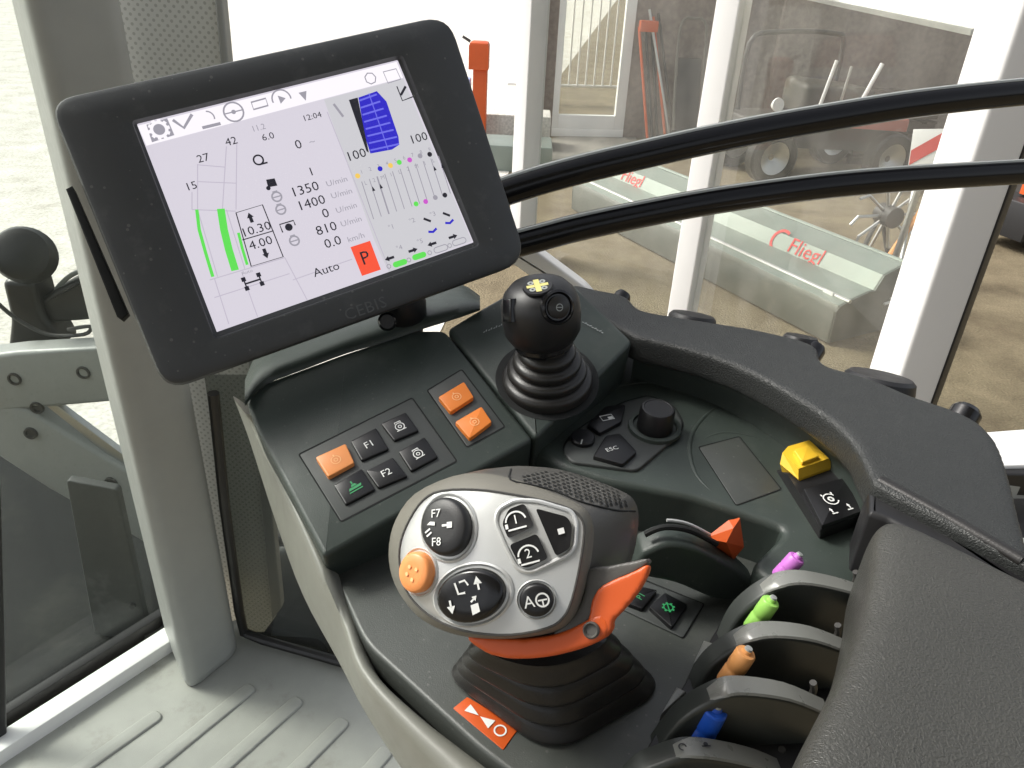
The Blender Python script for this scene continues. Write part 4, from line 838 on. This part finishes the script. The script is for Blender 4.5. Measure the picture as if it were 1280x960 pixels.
# ================================================================== HAND RAILS, RIGHT WINDOW
Rp = lambda x, y: onp(x, y, CAM + V((.2, 1.02, -.2)), V((.28, -1, 0)).normalized())
for lab, pts, px in (('upper black curved tubular hand rail outside the cab window', [(540, 272), (640, 236), (720, 213), (800, 194), (880, 176), (960, 160), (1040, 146), (1120, 133), (1200, 123), (1290, 114), (1400, 105)], 15), ('lower black curved tubular hand rail outside the cab window', [(540, 330), (655, 302), (720, 285), (800, 268), (880, 253), (960, 241), (1040, 231), (1120, 224), (1200, 219), (1290, 214), (1400, 210)], 14.5)):
    c = smooth([Rp(*p) for p in pts], 4, closed=False)
    r = px * 1.14 / F * (c[20] - CAM).length
    hr = thing('hand_rail', lab, 'rail', c[0]); tube('rail_tube', c, r * .93, 'tube', hr, 20, 1.0)
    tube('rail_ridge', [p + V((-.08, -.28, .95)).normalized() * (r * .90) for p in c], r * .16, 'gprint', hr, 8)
sl_ = prism('window_sill', rnd([Yp(x, y, 1.0) for x, y in ((560, 268), (600, 262), (735, 362), (760, 392), (700, 372), (640, 330))], .01, 3), V((0, -1, 0)), .03, 'white', b=.004); tag(sl_, 'white lower window frame bar behind the joystick', 'window frame')

# ================================================================== BUILDING FRONT, RIGHT
def edge(x0, y0, x1, y1, d):               # vertical line through two pixels at horizontal distance d
    a = ray((x0 + x1) / 2, (y0 + y1) / 2); h = math.hypot(a.x, a.y); return V((a.x / h * d, a.y / h * d, 0))
def post(name, label, L, Mm, Rr, dist, e, ztop, th=1.0):
    m = edge(*Mm, dist); l = edge(*L, dist * (1 + e[0])); r = edge(*Rr, dist * (1 + e[1])); b = l + r - m
    t = thing(name, label, 'post', m)
    zt = CAM.z + ztop
    lp = rnd([l, m, r, b], .012, 3); loft('shaft', [[p + UPZ * .0 for p in lp], [p + UPZ * zt for p in lp]], 'wpost', t, ang=40)
    c = (l + r) / 2; box('foot_plate', c + UPZ * .012, (.42, .42, .024), 'steel', t)
    return t, l, m, r, b
p3, l3, m3, r3, b3 = post('door_post', 'wide white door post with black rubber edge carrying the header', (1167, 200, 1117, 350), (1216, 200, 1165, 350), (1275, 200, 1222, 350), 2.35, (.045, .03), .8)
prism('rubber_edge', [r3 + UPZ * .1, r3 + V((.035, .03, .1)), r3 + V((.035, .03, 3.3)), r3 + UPZ * 3.3], V((.4, -.9, 0)).normalized(), .02, 'rubber', p3, b=.002)
p2_, l2, m2, r2, b2_ = post('door_post', 'narrow white round edged post at the far end of the header', (895, 0, 843, 333), (921, 0, 873, 333), (931, 0, 893, 333), 5.2, (.015, .03), .8)
p1_, l1, m1, r1, b1_ = post('door_post', 'slim white post farthest from the header, beside the monitor', (647, 0, 641, 227), (664, 0, 655, 212), (684, 0, 675, 283), 7.2, (.015, .03), .8)
hA = Zp(1240, 46, -.21); hB = Zp(1030, 2, -.21); hd_ = (hB - hA).normalized(); hs_ = hd_.cross(UPZ)
hB = hA + hd_ * 3.0
hdr = thing('door_header', 'white horizontal door header beam joined to the wide post', 'beam', hA)
box('beam', (hA + hB) / 2 + UPZ * .25, ((hB - hA).length, .12, .5), 'white', hdr, axes=(hd_, hs_, UPZ), b=.004)
box('drip_edge', (hA + hB) / 2 + UPZ * .012 - hs_ * (.07 * (1 if hs_.dot(CAM - hA) < 0 else -1)), ((hB - hA).length, .02, .024), 'steel', hdr, axes=(hd_, hs_, UPZ), b=.003)
M['winglass'] = glass('dusty reflection haze glass', (.93, .94, .92), .035, (.7, .66, .6))  # diffuse haze paints in reflections as well as a dust film
def pane(name, a, b, z0, z1, label):
    n = (b - a).cross(UPZ).normalized(); o = prism(name, [V((a.x, a.y, z0)), V((b.x, b.y, z0)), V((b.x, b.y, z1)), V((a.x, a.y, z1))], n, .008, 'winglass', b=.001); tag(o, label, 'glass pane'); return o
pane('door_glass', (l3 + b3) / 2, (r2 + b2_) / 2, .05, CAM.z + .2, 'large dusty reflection-hazed glass pane between wide post and narrow post')
pane('door_glass', (l2 + b2_) / 2, (r1 + b1_) / 2, .05, CAM.z + .5, 'large dusty reflection-hazed glass pane between the narrow post and the slim post')
# rail and white cab sill at the far right
rs = thing('white_sill', 'white sill with black seal right of the padded rim', 'sill', Zp(1265, 560, -.5))
prism('sill', [Zp(x, y, -.5) for x, y in ((1225, 540), (1330, 532), (1330, 580), (1240, 582))], UPZ, .02, 'white', rs, b=.003)
prism('seal', [Zp(x, y, -.505) for x, y in ((1225, 576), (1330, 576), (1330, 594), (1240, 592))], UPZ, .03, 'rubber', rs, b=.003)
prism('lower_sill', [Zp(x, y, -.52) for x, y in ((1240, 590), (1330, 588), (1330, 606), (1246, 606))], UPZ, .02, 'pillar', rs, b=.003)
prism('lower_panel', [Zp(x, y, -.56) for x, y in ((1240, 606), (1330, 604), (1360, 760), (1260, 720))], UPZ, .02, 'black', rs, b=.003)
prism('trim_strip', [Zp(x, y, -.545) for x, y in ((1258, 672), (1330, 668), (1340, 700), (1268, 712))], UPZ, .01, 'pillar', rs, b=.003)

# building wall with glazed door and railing beyond
W0, W1 = V((.25, 13.2, 0)), V((14, 15.2, 0)); wd = (W1 - W0).normalized(); wn = wd.cross(UPZ)
bw = thing('building_wall', 'pinkish rendered building wall with a glazed door', 'building', W0)
def wl2(s, z): return W0 + wd * s + UPZ * z
def wpx(x, y): p = onp(x, y, W0, wn); return (p - W0).dot(wd), p.z
d0 = wpx(690, 150)[0]; d1 = wpx(780, 150)[0]
def wbox(nm, s0, s1, z0, z1, mat, par, off=0, th=.25): return box(nm, wl2((s0 + s1) / 2, (z0 + z1) / 2) + wn * (off - th / 2), (s1 - s0, th, z1 - z0), mat, par, axes=(wd, wn, UPZ), b=.004)
wbox('wall', d1, 15.0, 0, 5, 'wallm', bw); wbox('wall', -.35, d0, 0, 5, 'wallm', bw); wbox('lintel', d0 + .003, d1 - .003, 2.9, 5, 'wallm', bw)
dr_ = wbox('threshold', d0, d1, 0, .12, 'white', bw, .03, .2)
dw = d1 - d0
for s0, s1, z0, z1 in ((d0, d0 + .10, .12, 2.9), (d1 - .16, d1, .12, 2.9), (d0 + .103, d1 - .163, .122, .34)): wbox('door_frame', s0, s1, z0, z1, 'white', bw, .02, .1)
wbox('door_pane', d0 + .105, d1 - .165, .345, 2.89, 'winglass', bw, -.02, .01)
rl_ = thing('railing', 'pale upright bar railing seen through the glazed door', 'railing', wl2((d0 + d1) / 2, 0) - wn * 3)
for i in range(16):
    c = wl2(d0 - .2 + i * .17, 1.05) - wn * 3; tube('bar', [V((c.x, c.y, .35)), V((c.x, c.y, 2.6))], .018, 'white', rl_, 8)
for z in (.35, 2.4): c0 = wl2(d0 - .4, z) - wn * 3; c1 = wl2(d1 + .8, z) - wn * 3; tube('cross_rail', [c0, c1], .03, 'white', rl_, 8)
mt = prism('door_mat', [Zp(x, y, -2.692) for x, y in ((680, 175), (730, 165), (790, 160), (800, 185), (690, 200))], UPZ, .01, pbr('grey coir mat', (.22, .21, .18), .9, var=.3, vscale=25), b=.002); tag(mt, 'worn grey doormat before the glazed door', 'mat')
wbox('pilaster', wpx(968, 60)[0], wpx(1000, 60)[0], 0, 5, 'wallm', bw, .12, .1)
# red tool stand and pallet truck in front of the wall
ts = thing('tool_bundle', 'bundle of red and black long handled tools leaning on the wall', 'tools', wl2(wpx(815, 150)[0], 0) + wn * .3)
for i, (xa, xb, mt_) in enumerate(((800, 796, 'red'), (806, 803, 'black'), (812, 810, 'black'), (822, 812, 'red'), (832, 818, 'black'), (828, 806, 'steel'))):
    a = wl2(wpx(xa, 160)[0], 0.02) + wn * .55; b = wl2(wpx(xb, 40)[0], 1.7 + .05 * i) + wn * .1; tube('handle', [a, b], .022, mt_, ts, 8)
box('head', wl2(wpx(806, 45)[0], 1.72) + wn * .14, (.28, .12, .16), 'red', ts, axes=(wd, wn, UPZ), b=.02)
pt = thing('hand_truck', 'dark sack truck with looped frame leaning on the wall', 'trolley', wl2(wpx(860, 150)[0], 0) + wn * .4)
s0, s1 = wpx(842, 60)[0], wpx(876, 60)[0]
tube('frame', smooth([wl2(s0, .1) + wn * .6, wl2(s0, 1.0) + wn * .3, wl2(s0 + .02, 1.75) + wn * .15, wl2((s0 + s1) / 2, 1.85) + wn * .12, wl2(s1 - .02, 1.75) + wn * .15, wl2(s1, 1.0) + wn * .3, wl2(s1, .1) + wn * .6], 5, closed=False), .022, 'head', pt, 8)
box('load_plate', wl2((s0 + s1) / 2, .75) + wn * .34, (s1 - s0 - .06, .03, 1.1), 'headd', pt, axes=(wd, (wn * .96 - UPZ * .25).normalized(), (UPZ * .96 + wn * -.25).normalized()), b=.006)
for s in (s0, s1): lathe('wheel', wl2(s, .13) + wn * .6, wd, [(-.03, .08), (-.03, .13), (.03, .13), (.03, .08)], 'rubber', pt, 20)

# light material buckets lying in the yard
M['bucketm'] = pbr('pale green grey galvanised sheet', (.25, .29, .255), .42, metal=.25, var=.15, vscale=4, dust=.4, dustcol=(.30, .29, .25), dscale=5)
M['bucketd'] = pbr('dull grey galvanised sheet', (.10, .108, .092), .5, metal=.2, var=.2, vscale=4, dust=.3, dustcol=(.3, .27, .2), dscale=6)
M['redprint'] = pbr('red print', (.62, .02, .02), .5)
def bucket(label, P, dirv, Ln, hgt, dep, text=True):
    dv = dirv.normalized(); nn = V((dv.y, -dv.x, 0))
    if nn.dot(CAM - P) < 0: nn = -nn
    bk = -nn; t = thing('loader_bucket', label, 'bucket', P)
    # profile (back distance, height) of the curved shell
    prof = [(0, .02), (-.01, hgt * .80), (.02, hgt * .92), (.10, hgt * 1.0), (.30, hgt * 1.12), (.36, hgt * 1.12), (.42, hgt * 1.45), (.62, hgt * 1.62), (.72, hgt * 1.55)]
    def PT(s, q): return P + dv * s + bk * (q[0] * dep) + UPZ * q[1]
    loops = [[PT(s, q) for q in prof] for s in (0, Ln)]
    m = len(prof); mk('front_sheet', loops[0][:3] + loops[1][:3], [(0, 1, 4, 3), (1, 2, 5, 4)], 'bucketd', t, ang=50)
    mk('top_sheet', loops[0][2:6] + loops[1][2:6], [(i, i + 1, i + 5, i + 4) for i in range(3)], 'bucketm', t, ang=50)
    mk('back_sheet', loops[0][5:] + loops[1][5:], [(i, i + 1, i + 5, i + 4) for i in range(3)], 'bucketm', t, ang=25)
    tube('lip_edge', [PT(-.01, prof[3]), PT(Ln + .01, prof[3])], .018, 'steel', t, 8); tube('back_edge', [PT(-.01, prof[8]), PT(Ln + .01, prof[8])], .022, 'bucketm', t, 8)
    for s in (0, Ln):
        side = [PT(s, q) for q in prof] + [PT(s, (1.0, hgt * 1.1)), PT(s, (1.05, .25)), PT(s, (.8, .02))]
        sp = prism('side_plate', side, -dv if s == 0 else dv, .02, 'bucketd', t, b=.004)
        for i in range(4): tube('side_slot', [PT(s - .012 if s == 0 else s + .012, (.5 + .06 * i, hgt * (.75 + .10 * i))), PT(s - .012 if s == 0 else s + .012, (.72 + .06 * i, hgt * (.82 + .10 * i)))], .012, 'white', sp, 6)
    if text:
        a, b = PT(0, prof[5]), PT(0, prof[6]); vv = (b - a).normalized()
        for fr_ in (.2, .86):
            c = PT(Ln * fr_, prof[5]).lerp(PT(Ln * fr_, prof[6]), .5); uu = -dv; nn_ = uu.cross(vv)
            if nn_.dot(CAM - c) < 0: nn_ = -nn_
            k = Ink(c + nn_ * .006, uu, vv, nn_); k.text('Fliegl', (0, 0), .14).arc((-.30, .0), .10, .028, 60, 300, 12).line([(-.28, -.09), (-.05, -.125), (.25, -.10)], .018); k.build('lettering', 'redprint', t)
        c = PT(Ln * .05, prof[3]) + nn * .02 - UPZ * .04; box('type_plate', c, (.10, .01, .12), 'print', t, axes=(dv, nn, UPZ), b=.002)
        c = PT(Ln * .45, (0, hgt * .62)) + nn * .014; box('type_plate', c, (.12, .006, .03), 'print', t, axes=(dv, nn, UPZ), b=.001)
    return t
q0 = Zp(1035, 432, -2.7); q1 = Zp(800, 308, -2.7)
bucket('grey galvanised loader bucket with red lettering lying on the tan yard', q0, (q1 - q0), 3.9, .37, 1.1)
# machines behind the buckets
def wheel(par, c, ax_, r, w_, rim='steel'):
    ty = lathe('tyre', c, ax_, [(-w_ / 2, r * .62), (-w_ / 2, r * .9), (-w_ * .35, r), (w_ * .35, r), (w_ / 2, r * .9), (w_ / 2, r * .62)], 'rubber', par, 28, cap0=False, cap1=False)
    lathe('rim', c, ax_, [(-w_ * .4, r * .62), (-w_ * .2, r * .3), (0, r * .12), (w_ * .2, r * .3), (w_ * .4, r * .62)], rim, par, 24, cap0=False, cap1=False); return ty
G0 = Zp(1010, 225, -2.7)
mc = thing('ride_on_machine', 'dark garden machine with red deck and white headlamp behind the buckets', 'machine', G0)
X, Y = V((.95, .3, 0)).normalized(), V((-.3, .95, 0)).normalized()
gb = lambda a, b, c: G0 + X * a + Y * b + UPZ * c
prism('chassis', rnd([gb(-1.1, 0, .85), gb(1.2, -.2, .75), gb(1.3, .9, .75), gb(-1.1, .9, .85)], .1, 3), UPZ, .35, 'headd', mc, b=.04)
prism('deck', rnd([gb(.1, -.35, .95), gb(1.1, -.45, .9), gb(1.1, .1, .92), gb(.1, .15, .95)], .1, 3), UPZ, .16, pbr('faded red paint', (.40, .09, .06), .5, dust=.4, dscale=6), mc, b=.03)
prism('bonnet', rnd([gb(-.2, .2, 1.25), gb(.9, .1, 1.2), gb(.9, .8, 1.2), gb(-.2, .8, 1.3)], .12, 3), UPZ, .4, pbr('dull olive paint', (.07, .065, .05), .5, dust=.4, dscale=5), mc, b=.08)
for a, b in ((-.75, -.1), (.95, -.35), (-.75, .9), (.95, .9)): wheel(mc, gb(a, b, .36), Y, .36, .22)
tube('lever', [gb(-.2, -.1, .8), gb(-.1, -.15, 1.6)], .025, 'white', mc, 8); tube('lever', [gb(.5, .0, .9), gb(.75, .0, 1.55)], .03, 'white', mc, 8); tube('lever', [gb(.3, .1, .9), gb(.35, .1, 1.5)], .02, 'steel', mc, 8)
lathe('headlamp', gb(-.85, -.15, 1.05), -Y + UPZ * .2, [(-.08, .05), (0, .09), (.02, .085), (.02, 0)], 'print', mc, 18)
tube('roll_bar', smooth([gb(-.9, .7, .8), gb(-.9, .7, 1.7), gb(-.5, .7, 1.85), gb(.4, .7, 1.85), gb(.6, .7, 1.7), gb(.6, .7, .8)], 4, closed=False), .035, 'headd', mc, 8)
pa_ = thing('pallet_stack', 'stack of dark wooden pallets by the building wall', 'pallets', Zp(1090, 205, -2.7))
S0 = Zp(1085, 195, -2.7)
for i in range(6):
    for j in range(5): box('board', S0 + X * (-.6 + .3 * j) + UPZ * (.1 + i * .17), (.2, 1.0, .03), pbr('weathered dark wood', (.07, .05, .038), .8, var=.4, vscale=9) if (i, j) == (0, 0) else bpy.data.materials['weathered dark wood'], pa_, rz=.3, b=.004)
    for j in (-.42, 0, .42): box('bearer', S0 + Y * j + UPZ * (.03 + i * .17), (1.4, .1, .1), bpy.data.materials['weathered dark wood'], pa_, rz=.3, b=.004)
hk_ = thing('tine_reel', 'steel tine reel with spoked wheel standing behind the lettered bucket', 'machine', Zp(1085, 340, -2.7))
T0 = Zp(1088, 345, -2.7); c = T0 + UPZ * .62
for i in range(10):
    a = i * .628; e = c + X * (.34 * math.cos(a)) + UPZ * (.34 * math.sin(a)); tube('tine', [c, e, e + X * (.1 * math.cos(a + .9)) + UPZ * (.1 * math.sin(a + .9))], .016, 'steel', hk_, 6)
lathe('hub', c, Y, [(-.1, .1), (.1, .1), (.12, .05)], 'headd', hk_, 16)
tube('stand', [T0 + X * .25, c + Y * .1, T0 - X * .25], .03, 'headd', hk_, 8); tube('drag_pole', [T0 + X * -.35 - Y * .4 + UPZ * .1, c + X * .6 + UPZ * .5], .03, 'tan', hk_, 8); tube('drag_pole', [T0 + X * -.15 - Y * .5 + UPZ * .15, c + X * .2 + UPZ * .3], .022, 'steel', hk_, 8)
wp = thing('warning_board', 'red and white striped warning board on a steel frame', 'sign', Zp(1150, 300, -2.7))
c = far(1158, 188, 7.6); su, sv, sn = frame_of((CAM - c).normalized(), rt)
prism('board', [c + su * a + sv * b for a, b in ((-.12, -.17), (.12, -.17), (.12, .17), (-.12, .17))], sn, .015, 'white', wp, b=.003)
k = Ink(c + sn * .004, su, sv, sn); k.poly([(-.115, -.12), (-.115, .0), (.115, .15), (.115, .03)]); k.build('stripe', pbr('red reflective', (.6, .06, .05), .4), wp)
tube('leg', [c - sv * .2 - sn * .03, V((c.x, c.y, 0)) - sn * .03], .03, 'steel', wp, 8)
# red machine at the far right edge, red crane column and pale blocks beyond the terminal
rm = thing('red_machine', 'dark machine with orange red guard at the edge of the yard', 'machine', Zp(1300, 330, -2.7))
R0 = Zp(1300, 318, -2.7); bx = lambda nm, a, b, c, s, m: box(nm, R0 + V((a, b, c)), s, m, rm, rz=.4, b=.02)
bx('frame', .3, .5, .35, (1.6, .6, .4), 'black'); bx('guard', .05, .25, .75, (.5, .4, .35), 'red'); bx('mast', -.1, .6, 1.1, (.2, .2, 1.4), 'headd'); wheel(rm, R0 + V((.0, .1, .25)), V((.4, -.9, 0)).normalized(), .25, .15)
cr = thing('crane_column', 'orange red lifting column standing beyond the monitor', 'column', far(590, 200, 13))
c = V((0, 0, 0)); e0 = edge(592, 60, 592, 120, 12.0)
zt_ = Yp(600, 52, e0.y).z; box('column', e0 + UPZ * (zt_ - .35) / 2 + V((.10, 0, 0)), (.2, .25, zt_ - .35), 'red', cr, b=.02); box('head', e0 + V((.08, -.05, zt_ - .17)), (.28, .3, .36), 'red', cr, b=.05); tube('hook', [e0 + V((-.05, -.05, zt_)), e0 + V((-.16, -.05, zt_ + .06))], .02, 'headd', cr, 8); box('side_panel', e0 + V((-.09, .05, (zt_ - .5) / 2)), (.1, .2, zt_ - .5), pbr('pale blue paint', (.3, .4, .65), .5), cr, b=.02)
cr.location = e0; 
for ch in cr.children: ch.location = ORG[ch.name] - e0
ORG[cr.name] = e0
for i, (x, y, lab, sz, mt_) in enumerate(((622, 186, 'pale concrete slab beside the orange red column', (1.5, .7, .35), 'bucketm'), (626, 160, 'pale concrete slab stacked behind another slab', (1.5, .6, .5), 'apron'))):
    p = Zp(x, y + 20, -2.7); o = box('concrete_block', p + UPZ * sz[2] / 2, sz, mt_, None, b=.03); tag(o, lab, 'block')

# unseen cab roof, added to shade the console, cut short for front sky light
rf = prism('unseen_cab_roof', rnd([CAM + V(p) for p in ((-.95, -1.2, .62), (.95, -1.2, .62), (.95, .28, .62), (-.95, .28, .62))], .15, 4), UPZ, .1, 'pillar', b=.02); tag(rf, kind='structure')
